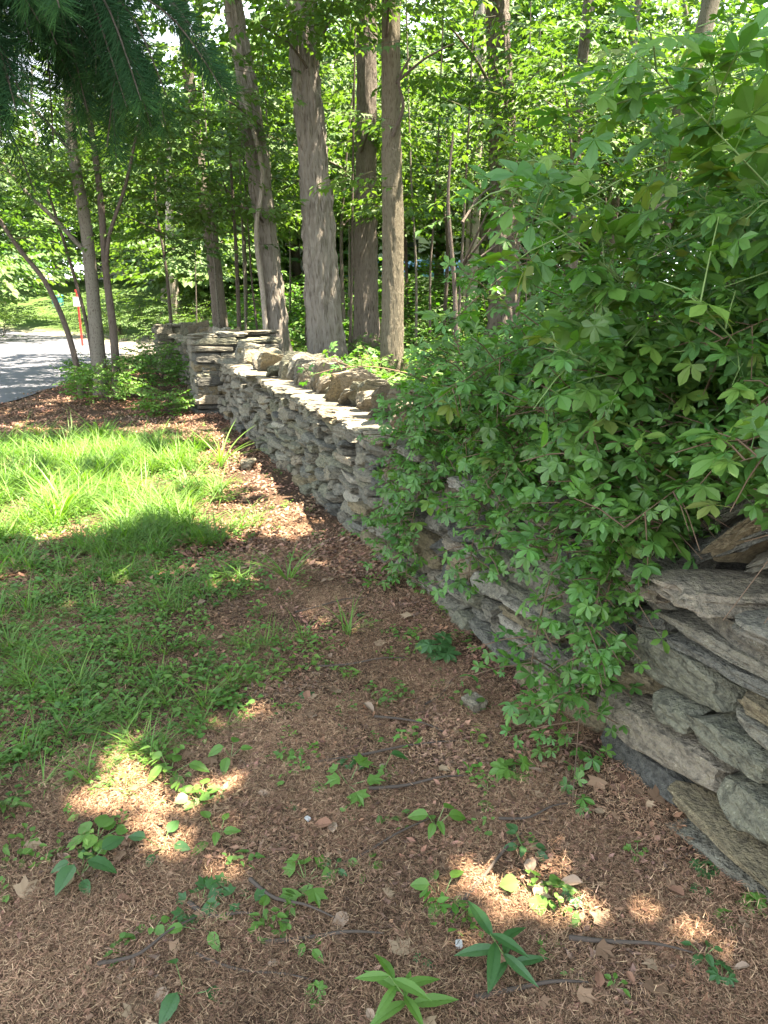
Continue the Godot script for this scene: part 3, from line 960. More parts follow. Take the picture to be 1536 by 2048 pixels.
func build_understorey() -> void:
	rng.seed = 51
	# the clump of small trees by the road
	var t := tree("roadside_tree", "largest stem of the small tree clump beside the road", [[-4.72, 0.0, 12.4], [-4.69, 1.2, 12.4], [-4.68, 2.6, 12.4], [-4.72, 3.9, 12.3], [-4.55, 5.6, 12.2]], 0.125, 0.06, "bark_smooth", "", 16, 40, 0.05, 0.1)
	limb(t, [[-4.68, 2.2, 12.4], [-5.1, 2.75, 12.2], [-5.5, 3.2, 12.1], [-6.0, 4.0, 12.0]], 0.04, 0.015, "bark_smooth")
	limb(t, [[-4.7, 3.6, 12.3], [-5.0, 4.1, 12.0], [-5.6, 4.6, 11.7]], 0.03, 0.012, "bark_smooth")
	var acc := Acc.new()
	clumped(acc, "oval", p3(-5.4, 4.2, 12.2), Vector3(1.9, 1.3, 1.5), 22, 13, 0.8, 3, 0.3, 1.7)
	crown(t, acc, "maple")
	t = tree("roadside_tree", "forked second stem of the small tree clump beside the road", [[-4.42, 0.0, 12.3], [-4.38, 1.0, 12.3], [-4.4, 2.0, 12.3], [-4.34, 3.4, 12.2], [-4.4, 5.2, 12.0]], 0.07, 0.04, "bark_dark", "", 10, 24)
	limb(t, [[-4.4, 1.95, 12.3], [-4.25, 2.5, 12.2], [-3.9, 3.2, 12.1], [-3.6, 4.0, 12.0]], 0.035, 0.02, "bark_dark")
	acc = Acc.new()
	clumped(acc, "maple_b", p3(-3.9, 3.4, 12.3), Vector3(1.5, 1.2, 1.3), 18, 14, 0.8, 3, 0.3, 1.6)
	crown(t, acc, "maple")
	t = tree("roadside_tree", "thin dark stem of the clump leaning far left over the road", [[-4.95, 0.0, 12.2], [-5.05, 0.9, 12.2], [-5.27, 1.75, 12.1], [-5.6, 2.3, 12.0], [-6.0, 3.0, 12.0]], 0.05, 0.03, "bark_dark", "", 8, 20)
	acc = Acc.new()
	clumped(acc, "oval", p3(-6.5, 3.6, 11.9), Vector3(1.3, 1.1, 1.2), 15, 13, 0.8, 3, 0.32, 2.0)
	crown(t, acc, "maple")
	t = tree("roadside_tree", "slimmest dark stem of the clump, between the leaning and the largest stems", [[-4.86, 0.0, 12.6], [-4.9, 1.0, 12.6], [-5.05, 2.0, 12.6], [-5.3, 3.2, 12.6]], 0.035, 0.02, "bark_dark", "", 8, 16)
	acc = Acc.new()
	clumped(acc, "maple_b", p3(-5.9, 3.1, 13.2), Vector3(1.4, 0.9, 1.0), 10, 12, 0.75, 3, 0.32, 1.9)
	crown(t, acc, "maple")
	# young maples behind the wall: x, f, trunk height, crown centre y, radii, clumps, label
	var list := [
		[0.95, 9.6, 2.9, 2.75, 1.2, 0.7, 12, "low maple sapling spreading level leafy branches before the olive trunk"],
		[-2.9, 15.2, 5.0, 4.3, 1.8, 1.7, 26, "leafy young maple filling the gap behind the broad pillar"],
		[-0.9, 17.5, 5.5, 4.6, 2.0, 1.8, 22, "young maple with backlit leaves behind the shaggy trunk"],
		[1.3, 16.8, 5.0, 4.2, 1.8, 1.7, 26, "young maple with layered leaves between the olive trunk and the snag"],
		[3.1, 13.2, 4.4, 3.9, 1.8, 1.3, 26, "young maple with level sprays in front of the peeling snag"],
		[4.9, 17.5, 5.6, 4.6, 2.0, 1.9, 28, "young maple with bright sunlit sprays above the shrubs"],
		[7.0, 15.0, 5.2, 4.2, 1.9, 1.7, 24, "young maple behind the shrubs at the picture's upper right"],
		[-5.2, 18.6, 5.2, 4.2, 2.0, 1.7, 26, "young maple overhanging the farther pillar"],
		[-1.6, 21.0, 6.4, 5.2, 2.4, 2.2, 26, ""], [0.7, 22.5, 6.4, 5.0, 2.4, 2.2, 26, ""], [3.4, 23.0, 6.4, 5.2, 2.4, 2.2, 26, ""], [6.2, 22.0, 6.4, 5.2, 2.4, 2.2, 26, ""],
		[9.2, 20.0, 6.4, 5.2, 2.4, 2.2, 24, ""], [-4.1, 22.6, 6.4, 4.8, 2.3, 2.2, 26, ""], [-6.0, 27.0, 6.4, 4.8, 2.3, 2.4, 26, ""], [8.4, 27.0, 7.0, 6.0, 2.8, 2.6, 24, ""], [11.5, 25.0, 7.0, 6.0, 2.8, 2.6, 24, ""]]
	for e in list:
		var g := ground_h(e[0], e[1])
		var named: bool = e[7] != ""
		t = tree("young_maple", e[7] if named else "slender maple deeper in the woods behind the wall", [[e[0], g, e[1]], [e[0] + rr(-0.1, 0.1), g + e[2] * 0.4, e[1]], [e[0] + rr(-0.25, 0.25), g + e[2] * 0.75, e[1]], [e[0] + rr(-0.35, 0.35), g + e[2], e[1]]], 0.022 + 0.005 * e[2], 0.012, ["bark_dark", "bark_dark", "bark_brown"][rng.randi() % 3], "young maples in the woods", 8, 16)
		for k in 4:
			var a := rr(0, TAU)
			var y0: float = g + e[2] * rr(0.45, 0.8)
			limb(t, [[e[0], y0, e[1]], [e[0] + cos(a) * e[4] * 0.4, y0 + 0.35, e[1] + sin(a) * e[4] * 0.4], [e[0] + cos(a) * e[4] * 0.85, y0 + rr(0.4, 0.8), e[1] + sin(a) * e[4] * 0.85]], 0.02, 0.007, "bark_dark", 5)
		acc = Acc.new()
		clumped(acc, ("maple_a" if rng.randf() < 0.5 else "maple_b") if e[1] < 20.0 else "far_b", p3(e[0], g + e[3] - 0.3, e[1]), Vector3(e[4], e[5], e[4]), e[6], 13, 0.95, 3 if e[1] < 16.0 else 5, 0.3, 1.0 + g)
		crown(t, acc, "maple")
	# thin bare saplings
	for e in [[-3.3, 15.4], [-2.95, 16.2], [-2.6, 15.9], [-2.3, 17.2], [-1.5, 14.4], [0.62, 14.8], [0.95, 15.6], [1.35, 13.9], [-0.62, 13.4], [3.2, 17.2], [-4.6, 20.5], [-0.9, 19.2], [1.9, 18.2], [3.7, 19.4], [-5.7, 23.0], [-3.0, 24.0]]:
		var g := ground_h(e[0], e[1])
		var lx := rr(-0.35, 0.35)
		t = tree("sapling", "thin bare-stemmed sapling in the dim woods behind the wall", [[e[0], g, e[1]], [e[0] + lx * 0.2 + rr(-0.06, 0.06), g + 1.4, e[1]], [e[0] + lx * 0.5, g + 3.4, e[1]], [e[0] + lx, g + 7.2, e[1]]], rr(0.02, 0.045), 0.012, ["bark_dark", "bark_smooth", "bark_brown"][rng.randi() % 3], "thin saplings in the woods", 6, 14)
	# low growth along the back of the wall and under the trees
	acc = Acc.new()
	for k in 9000:
		var f := rr(6.0, 30.0)
		var x := rr(-6.5, 12.0)
		var wd := wall_side(x, f)
		if wd < 1.3 or x < -5.4: continue
		var hh := 0.08 + 0.5 * sstep(1.0, 4.0, wd) * maxf(0.0, 0.45 + dapple.get_noise_2d(x * 7.0, f * 7.0) * 1.3)
		if f > 16.0: hh *= 1.0 + 2.2 * sstep(16.0, 22.0, f)
		add_spray(acc, "bush", p3(x, ground_h(x, f) + rr(0.02, hh), f), rr(0, TAU), rr(-0.1, 0.5), rr(0.8, 1.6) * (1.0 if f < 16.0 else 1.6))
	var under := Node3D.new()
	under.name = "undergrowth"
	add_child(under)
	crown(under, acc, "small_leaf", "leaves")
	tag(under, "low leafy undergrowth covering the woodland floor behind the wall", "undergrowth", "", "stuff")

func build_background() -> void:
	rng.seed = 71
	# far trees closing the view: x, f, height, radius
	var spots := []
	for k in 34:
		var x := -34.0 + 70.0 * (k + rr(-0.3, 0.3)) / 33.0
		spots.append([x, rr(47.0, 58.0) - (6.0 if x > 0.0 else 0.0), rr(11.0, 16.0), rr(3.4, 4.6)])
	for k in 22:
		spots.append([-7.0 + 32.0 * (k + rr(-0.3, 0.3)) / 21.0, rr(29.0, 37.0), rr(10.0, 14.0), rr(2.4, 3.2)])
	for e in [[-16.5, 29.0, 9.0, 3.0], [-18.5, 35.0, 10.0, 3.2], [-22.0, 41.0, 10.0, 3.4], [-7.6, 34.0, 8.0, 2.6], [-9.2, 42.0, 10.0, 3.0], [-13.5, 50.0, 10.0, 3.2], [-4.6, 40.0, 10.0, 3.0], [-17.4, 24.0, 9.0, 3.0], [-19.5, 47.0, 9.0, 2.8], [-2.5, 33.0, 9.0, 2.6], [-15.8, 17.0, 11.0, 3.2], [-15.5, 27.5, 11.0, 3.0], [-20.0, 30.0, 12.0, 3.4], [-12.5, 44.0, 12.0, 3.2], [-8.0, 29.5, 10.0, 2.6], [-24.0, 36.0, 12.0, 3.4], [-7.2, 47.0, 12.0, 3.4]]: spots.append(e)
	spots = spots.filter(func(e): return not (e[0] / e[1] > 0.36 and e[0] / e[1] < 0.47 and e[1] > 28.0))
	for e in spots:
		var g := ground_h(e[0], e[1])
		var across: bool = e[0] < -12.0 and e[1] < 46.0
		var t := tree("roadside_broadleaf" if across else "distant_tree", "broadleaf tree on the far side of the road" if across else "distant sunlit broadleaf tree beyond the woods", [[e[0], g, e[1]], [e[0] + rr(-0.2, 0.2), g + e[2] * 0.35, e[1]], [e[0] + rr(-0.4, 0.4), g + e[2] * 0.7, e[1]], [e[0] + rr(-0.6, 0.6), g + e[2] * 0.92, e[1]]], 0.16 + 0.006 * e[2], 0.05, ["bark_pale", "bark_brown", "bark_smooth"][rng.randi() % 3], "trees across the road" if across else "distant trees closing the view", 8, 12)
		var acc := Acc.new()
		clumped(acc, "far_a" if rng.randf() < 0.5 else "far_b", p3(e[0], g + e[2] * 0.53, e[1]), Vector3(e[3], e[2] * 0.48, e[3]), 30, 15, 1.15, 3 + rng.randi() % 3, 0.26, g + (1.8 if across else 0.6))
		crown(t, acc, "far_leaf")
	# shrubs on the banks beyond the road
	for e in [[-6.0, 26.6, 1.3], [-7.4, 28.2, 1.4], [-8.9, 28.8, 1.3], [-10.3, 30.0, 1.3], [-5.6, 23.6, 1.0], [-11.8, 31.4, 1.2], [-6.6, 31.0, 1.8], [-9.0, 33.0, 1.7], [-12.6, 35.0, 1.6], [-17.8, 27.0, 1.1], [-15.8, 31.5, 1.6], [-15.0, 22.0, 1.2], [-12.4, 34.0, 1.5], [-18.4, 34.0, 1.7], [-20.6, 37.0, 1.7], [-14.4, 36.5, 1.4]]:
		var g := ground_h(e[0], e[1])
		var t := thing("roadside_bush", p3(e[0], g, e[1]), "loose sunlit green bush on the bank along the road", "bush", "bushes along the road")
		var mb := MB.new()
		for k in 7:
			var a := rr(0, TAU)
			twig(mb, Vector3.ZERO, Vector3(cos(a) * e[2] * 0.5, e[2] * rr(0.7, 1.1), sin(a) * e[2] * 0.5), 0.012, Color(0.1, 0.08, 0.05))
		part("stem", mb.done(), M.stick, t)
		var acc := Acc.new()
		clumped(acc, "oval", p3(e[0], g + e[2] * 0.6, e[1]), Vector3(e[2], e[2] * 0.6, e[2]), 14, 14, 0.6, 5, 0.35, g + 0.05)
		crown(t, acc, "far_leaf", "foliage")
	# houses glimpsed between the trunks
	house("white house glimpsed beyond the lawn left of the pillars", Vector2(-17.4, 57.0), 6.0, 2.3, false)
	house("white house with a blue lower band glimpsed between the tree trunks", Vector2(1.3, 44.0), 13.0, 3.6, true)

func box_part(called: String, size: Vector3, at: Vector3, m: Material, parent: Node3D) -> MeshInstance3D:
	var b := BoxMesh.new()
	b.size = size
	return part(called, b, m, parent, Transform3D(Basis.IDENTITY, at))

func house(label: String, at: Vector2, w: float, h: float, blue: bool) -> void:
	var g := ground_h(at.x, at.y)
	var t := thing("house", p3(at.x, g, at.y), label, "house")
	box_part("wall", Vector3(w, h, 6.0), Vector3(0, h * 0.5, 0), M.white_siding, t)
	var pr := PrismMesh.new()
	pr.size = Vector3(w + 0.8, 2.4, 6.8)
	part("roof", pr, M.roof_shingle, t, Transform3D(Basis.IDENTITY, Vector3(0, h + 1.2, 0)))
	for k in 3:
		var x := (k - 1) * w * 0.3
		var fr := box_part("window", Vector3(1.2, 1.3, 0.1), Vector3(x, h * 0.62, 3.03), M.pale_paint, t)
		box_part("pane", Vector3(1.0, 1.1, 0.06), Vector3(0, 0, 0.04), M.dark_glass, fr)
	if blue: box_part("blue_band", Vector3(w * 0.72, 0.85, 0.2), Vector3(-w * 0.06, 1.35, 3.16), M.blue_panel, t)

# ---------------------------------------------------------------- pine branches in the upper left
func build_pine() -> void:
	rng.seed = 81
	var t := tree("pine_tree", "dark pine hanging long-needled branches into the upper left of the picture", [[-3.3, 0.0, 2.4], [-3.3, 2.5, 2.4], [-3.25, 5.5, 2.4], [-3.2, 8.5, 2.4]], 0.2, 0.08, "bark_brown", "", 14, 24, 0.08)
	var mb := MB.new()
	for k in 16:   # a tuft of needles pointing along +y
		var a := rr(0, TAU)
		var open := rr(0.55, 1.15)
		var d := Vector3(cos(a) * sin(open), cos(open), sin(a) * sin(open))
		blade(mb, d * 0.004, d, Vector3(-d.z, 0.3, d.x).normalized(), rr(0.08, 0.11), 0.0032, 2, 3, 0.0, rr(0.0, 0.16), jit(Color(1, 1, 1), 0.25))
	var tuft := mb.done()
	var wood := TB.new()
	var buf := PackedFloat32Array()
	# main branches: end x, y, f
	for e in [[-0.89, 2.67, 3.2], [-1.32, 2.49, 3.0], [-1.07, 2.85, 2.8], [-1.62, 2.41, 3.5], [-0.87, 2.79, 3.7], [-1.42, 2.79, 3.9], [-1.77, 2.62, 2.9], [-1.12, 2.97, 3.4], [-1.47, 2.59, 3.3], [-0.97, 2.59, 3.5], [-1.27, 2.72, 3.1]]:
		var a := p3(-3.25, e[1] + rr(0.3, 0.6), 2.4)
		var b := p3(e[0], e[1], e[2])
		var path := curve_points([a, a.lerp(b, 0.4) + Vector3(0, 0.18, 0), a.lerp(b, 0.75) + Vector3(0, 0.12, 0), b], 14)
		var local := []
		for q in path: local.append(q - t.position)
		tube(wood, local, 0.018, 0.005, 5)
		for k in 30:
			var s := rr(0.3, 1.0)
			var q: Vector3 = path[int(s * 13.0)]
			var dir := Vector3(rr(-0.15, 0.75), rr(-1.05, -0.35), rr(-0.55, 0.55)).normalized()
			var ln := rr(0.24, 0.52)
			var tip := q + dir * ln + Vector3(0, -0.08, 0)
			var midp := q + dir * ln * 0.5 + Vector3(rr(-0.03, 0.03), 0.02, rr(-0.03, 0.03))
			var tw := curve_points([q, midp, tip], 9)
			var tl := []
			for w in tw: tl.append(w - t.position)
			tube(wood, tl, 0.005, 0.0022, 4)
			var steps := int(ln / 0.011)
			var tone := jit(Color(1, 1, 1), 0.2)
			for i in steps:
				var u := (i + 1.0) / steps
				if u < 0.16: continue
				var j := mini(int(u * 8.0), 7)
				var pt: Vector3 = (tw[j] as Vector3).lerp(tw[j + 1], u * 8.0 - j)
				var d: Vector3 = ((tw[j + 1] as Vector3) - (tw[j] as Vector3)).normalized()
				var s1 := d.cross(Vector3(rr(-1, 1), rr(-1, 1), rr(-1, 1))).normalized()
				var sc := rr(0.8, 1.15)
				push(buf, Basis(s1 * sc, d * sc, s1.cross(d) * sc), pt - t.position, jit(tone, 0.12) if i < steps - 3 else Color(1.5, 1.4, 1.0))
	part("branches", wood.done(), M.bark_brown, t)
	tag(many("needles", tuft, M.pine_needle, buf, t), "", "", "", "stuff")
	# the high crown outside the picture
	buf = PackedFloat32Array()
	for k in 900:
		var a := rr(0, TAU)
		var y := rr(4.2, 9.0)
		var rad := rr(0.3, 2.4) * (1.0 - (y - 4.2) / 9.0)
		var p := p3(-3.25 + cos(a) * rad, y, 2.4 + sin(a) * rad)
		if gap_above(p): continue
		push(buf, Basis.from_euler(Vector3(rr(-1.8, -1.2), rr(0, TAU), 0)).scaled(Vector3(2.4, 2.4, 2.4)), p - t.position, Color(1, 1, 1))
	tag(many("upper_needles", tuft, M.pine_needle, buf, t), "", "", "", "stuff")

# ---------------------------------------------------------------- shrubs over the wall
var PALM := []

func palm_leaf(seed_: int, n: int) -> ArrayMesh:
	# five leaflets round the end of a stalk; leaflets about 1 long, blade towards +x, upper face +y
	rng.seed = seed_
	var mb := MB.new()
	var stalk := rr(0.6, 0.95)
	twig(mb, Vector3.ZERO, Vector3(stalk, 0.02, 0), 0.016, Color(1.5, 1.3, 0.9), 0.012)
	var hub := Vector3(stalk, 0.02, 0)
	for k in n:
		var u := (k - (n - 1) * 0.5) / ((n - 1) * 0.5)
		var a := u * deg_to_rad(rr(98, 112)) + rr(-0.1, 0.1)
		var ln := (1.0 - 0.34 * absf(u)) * rr(0.9, 1.08)
		var d := Vector3(cos(a), rr(-0.32, 0.02), sin(a)).normalized()
		blade(mb, hub, d, Vector3(rr(-0.25, 0.25), 1, rr(-0.25, 0.25)).normalized(), ln, ln * rr(0.42, 0.5), 6, 1, rr(0.1, 0.3), rr(0.06, 0.24), jit(Color(1, 1, 1), 0.16), 0.07, 0.45)
	return mb.done()

func leafy_cane(wood: TB, leaves: Array, root: Vector3, pts: Array, r0: float, spacing: float, size: float, from: float, side_twigs: float) -> void:
	var cp := curve_points(pts, maxi(12, pts.size() * 6))
	var local := []
	for q in cp: local.append((q as Vector3) - root)
	tube(wood, local, r0, r0 * 0.35, 5)
	var n := cp.size()
	var acc := 0.0
	for i in range(1, n):
		var a: Vector3 = cp[i - 1]
		var b: Vector3 = cp[i]
		var seg := a.distance_to(b)
		acc += seg
		while acc > spacing:
			acc -= spacing
			if float(i) / n < from: continue
			var at := a.lerp(b, rng.randf())
			var d := (b - a).normalized()
			var out := d.cross(Vector3(rr(-1, 1), rr(-1, 1), rr(-1, 1))).normalized()
			if bare_end(at): continue
			if rng.randf() < side_twigs:
				var ln := rr(0.08, 0.26)
				var dir := (out + d * 0.5 + Vector3(0, 0.25, 0)).normalized()
				var tip := at + dir * ln + Vector3(0, -0.04, 0)
				tube(wood, [at - root, at.lerp(tip, 0.5) + Vector3(0, 0.012, 0) - root, tip - root], 0.003, 0.0016, 4)
				for k in int(ln / 0.045) + 2:
					add_leaf(leaves, at.lerp(tip, (k + 0.7) / (int(ln / 0.045) + 2)), (dir * rr(0.2, 0.8) + dir.cross(Vector3(rr(-1, 1), rr(-1, 1), rr(-1, 1))).normalized()).normalized(), size * rr(0.4, 1.15))
			else:
				add_leaf(leaves, at, (out + d * rr(0.1, 0.6)).normalized(), size * rr(0.45, 1.55))

func bare_end(at: Vector3) -> bool:   # the near end of the wall carries no leaves
	return at.y < 1.0 and -at.z < 2.25 and at.x > 0.86

func add_leaf(leaves: Array, at: Vector3, dir: Vector3, size: float) -> void:
	var up := Vector3(rr(-0.5, 0.3), 1.0, rr(-0.25, 0.6)).normalized()
	if absf(dir.dot(up)) > 0.85: dir = (dir + Vector3(rr(-1, 1), 0, rr(-1, 1))).normalized()
	var z := dir.cross(up).normalized()
	var y := z.cross(dir).normalized()
	if bare_end(at): return
	leaves.append([Basis(dir * size, y * size, z * size), at])

func shrub(label: String, root: Vector3, canes: Array, size: float, spacing: float, twigs: float, tint: Color, individual := 300) -> void:
	var t := thing("five_leaflet_shrub", root, label, "shrub", "shrubs hanging over the wall")
	var wood := TB.new()
	var shoots := TB.new()
	var leaves := []
	for c in canes:
		leafy_cane(shoots if c.size() > 5 else wood, leaves, root, c[0], c[1], c[2] if c.size() > 2 else spacing, c[3] if c.size() > 3 else size, c[4] if c.size() > 4 else 0.22, twigs)
	part("stems", wood.done(), M.brown_stem, t)
	if shoots.v.size(): part("shoots", shoots.done(), M.green_stem, t)
	# the largest to the eye become parts of their own
	var fwd := Vector3(0, -0.2815, -0.9596)
	for l in leaves:
		var d: Vector3 = l[1] - CAM
		var z := d.dot(fwd)
		var seen := z > 0.3 and absf(d.x) < 0.53 * z and absf(d.dot(Vector3(0, 0.9596, -0.2815))) < 0.71 * z
		l.append((l[0] as Basis).x.length() / maxf(z, 0.3) * (1.0 if seen else 0.05))
	leaves.sort_custom(func(a, b): return a[2] > b[2])
	var buf := PackedFloat32Array()
	for i in leaves.size():
		var l: Array = leaves[i]
		if i < individual:
			part("leaf", PALM[rng.randi() % PALM.size()], M["shrub_leaf%d" % [0, 1, 2, 3, 4, 5, 0, 1, 2, 5, 3, 4, 1, 6][rng.randi() % 14]], t, Transform3D(l[0], l[1] - root))
		else:
			push(buf, l[0], l[1] - root, jit(tint, 0.25))
	if buf.size(): tag(many("foliage", PALM[0], M.shrub_leaf, buf, t), "", "", "", "stuff")

func build_shrubs() -> void:
	for k in 7:
		var c: Color = [Color(0.105, 0.225, 0.046), Color(0.13, 0.255, 0.046), Color(0.082, 0.19, 0.046), Color(0.10, 0.225, 0.06), Color(0.17, 0.28, 0.05), Color(0.12, 0.24, 0.04), Color(0.19, 0.24, 0.055)][k]
		leaf_mat("shrub_leaf%d" % k, c, 0.42 + 0.03 * k, Color(0.9, 1.0, 0.45), 0.5)
	for i in 7: PALM.append(palm_leaf(500 + i, 5 if i < 6 else 3))
	rng.seed = 91
	# root f along the wall, metres behind its face, height, count of canes, label
	var plan := [
		[1.75, 1.05, 1.6, 16, "tall shrub with five-part leaves at the right edge above the wall's near end", 0.074],
		[2.5, 1.05, 1.6, 28, "tall arching shrub whose hanging stems reach the ground before the wall", 0.068],
		[3.2, 1.05, 1.35, 30, "rounded glossy shrub in the middle of the hanging row", 0.064],
		[3.95, 1.05, 1.0, 24, "lower shrub draping a leafy curtain over the wall front", 0.06],
		[5.3, 1.5, 0.45, 5, "small shrub at the far end of the row with a leafy shoot pointing left", 0.056]]
	for n in plan.size():
		var e: Array = plan[n]
		var r2 := wall_at(e[0], e[1])
		var root := p3(r2.x, ground_h(r2.x, r2.y), r2.y)
		var canes := []
		for k in e[3]:
			var a := rr(0, TAU)
			var reach := rr(0.35, 1.0) * (1.0 if n < 3 else 0.62)
			var side := Vector3(cos(a), 0, sin(a)) * reach * 0.75 + Vector3(-0.3, 0, 0.12) * reach
			var hgt: float = e[2] * rr(0.45, 1.05)
			var s := root + Vector3(rr(-0.2, 0.2), -0.05, rr(-0.25, 0.25))
			var pts := [s, s + Vector3(side.x * 0.3, hgt * 0.6, side.z * 0.3), s + Vector3(side.x * 0.75, hgt, side.z * 0.75), s + Vector3(side.x * 1.25, hgt * rr(0.72, 1.0), side.z * 1.25)]
			if bare_end(pts[3]): continue
			canes.append([pts, rr(0.003, 0.006)])
		# stems that spill forward over the coping
		if n > 0:
			for k in [0, 16, 18, 17, 0][n]:
				var ff: float = e[0] + rr(-0.75, 0.2)
				var q0 := wall_at(ff, rr(0.3, 0.5))
				var q1 := wall_at(ff - rr(0.0, 0.25), rr(-0.2, 0.1))
				var yy := rr(1.12, 1.3 + 0.12 * (3 - n))
				canes.append([[root, root + Vector3(rr(-0.2, 0.1), 0.55, rr(-0.2, 0.2)), p3(q0.x, yy, q0.y), p3(q1.x, yy - rr(0.12, 0.62), q1.y)], 0.004, 0.024, e[5] * 0.95, 0.3])
		# long fresh shoots at the top of the near shrubs
		if n < 2:
			for k in 18:
				var tip: Array = [[0.60, 2.16, 2.0], [0.34, 1.9, 2.25], [0.92, 2.25, 2.1], [0.62, 1.72, 2.35], [1.02, 1.95, 1.75], [0.52, 1.45, 2.3], [0.75, 1.95, 2.2], [0.48, 1.66, 2.5], [1.15, 2.1, 2.3], [0.8, 1.6, 2.0], [1.25, 2.35, 2.6], [0.9, 2.05, 2.7], [1.35, 2.2, 2.9], [1.05, 1.85, 2.45], [0.7, 2.3, 2.45], [1.2, 1.95, 2.1], [0.45, 2.05, 2.6], [1.0, 2.4, 2.5]][k]
				if k % 2 != n: continue
				var b := p3(tip[0], tip[1], tip[2])
				canes.append([[root, root.lerp(b, 0.35) + Vector3(0.12, 0.18, 0), root.lerp(b, 0.7) + Vector3(0.06, 0.12, 0), b], 0.005, 0.026, 0.085 if k < 8 else 0.062, 0.3, true])
		# stems that hang down the face of the wall
		var hang := []
		if n == 1: hang = [[[1.15, 1.05, 2.9], [0.86, 0.98, 2.55], [0.70, 0.6, 2.38], [0.63, 0.22, 2.26]], [[1.2, 1.1, 2.9], [0.9, 0.98, 2.55], [0.76, 0.6, 2.34], [0.7, 0.3, 2.24]], [[1.1, 1.0, 3.0], [0.76, 0.9, 2.7], [0.58, 0.5, 2.5], [0.52, 0.15, 2.4]], [[1.15, 1.05, 2.9], [0.8, 0.8, 2.45], [0.68, 0.35, 2.25], [0.66, 0.08, 2.2]]]
		if n == 2: hang = [[[0.95, 1.0, 3.7], [0.55, 0.9, 3.35], [0.42, 0.6, 3.2], [0.38, 0.35, 3.12]], [[1.0, 1.05, 3.6], [0.68, 0.92, 3.2], [0.52, 0.7, 3.0], [0.44, 0.55, 2.92]]]
		if n == 3: hang = [[[0.75, 1.0, 4.5], [0.3, 0.92, 4.2], [0.12, 0.6, 4.05], [0.06, 0.2, 4.0]], [[0.7, 1.0, 4.6], [0.22, 0.95, 4.35], [0.04, 0.7, 4.2], [-0.02, 0.35, 4.12]], [[0.7, 1.0, 4.4], [0.3, 0.85, 4.0], [0.16, 0.45, 3.85], [0.12, 0.1, 3.8]], [[0.7, 0.95, 4.5], [0.25, 0.8, 4.1], [0.1, 0.4, 3.95], [0.08, 0.08, 3.9]]]
		if n == 4: hang = [[[0.35, 1.0, 5.6], [-0.05, 1.12, 5.2], [-0.3, 1.14, 4.9], [-0.5, 1.1, 4.7]]]
		for h in hang:
			var pts := []
			for q in h: pts.append(p3(q[0], q[1], q[2]))
			canes.append([pts, 0.005, 0.021 if n < 4 else 0.055, 0.05, 0.1 if n < 4 else 0.35])
		shrub(e[4], root, canes, e[5], 0.034, 0.5, Color(1, 1, 1))

# ---------------------------------------------------------------- litter, grass and ground cover
func floor_clear(x: float, f: float) -> bool:
	return wall_side(x, f) < -0.02 and x > -6.05 + 0.25 * dapple.get_noise_2d(f * 20.0, 3.0)

func grassy(x: float, f: float) -> float:
	# share of green: left of a wavy line that follows the wall
	var edge := -0.55 - 0.33 * maxf(0.0, f - 3.2) - 0.28 * maxf(0.0, 3.2 - f) * 0.9
	var k := sstep(0.28, -0.35, x - edge + 0.5 * dapple.get_noise_2d(x * 16.0, f * 16.0))
	k *= sstep(1.75, 2.25, f + 0.35 * dapple.get_noise_2d(x * 20.0 + 90.0, f * 20.0)) * (1.0 - sstep(7.6, 8.8, f + 0.8 * dapple.get_noise_2d(x * 9.0, f * 9.0)))
	return k

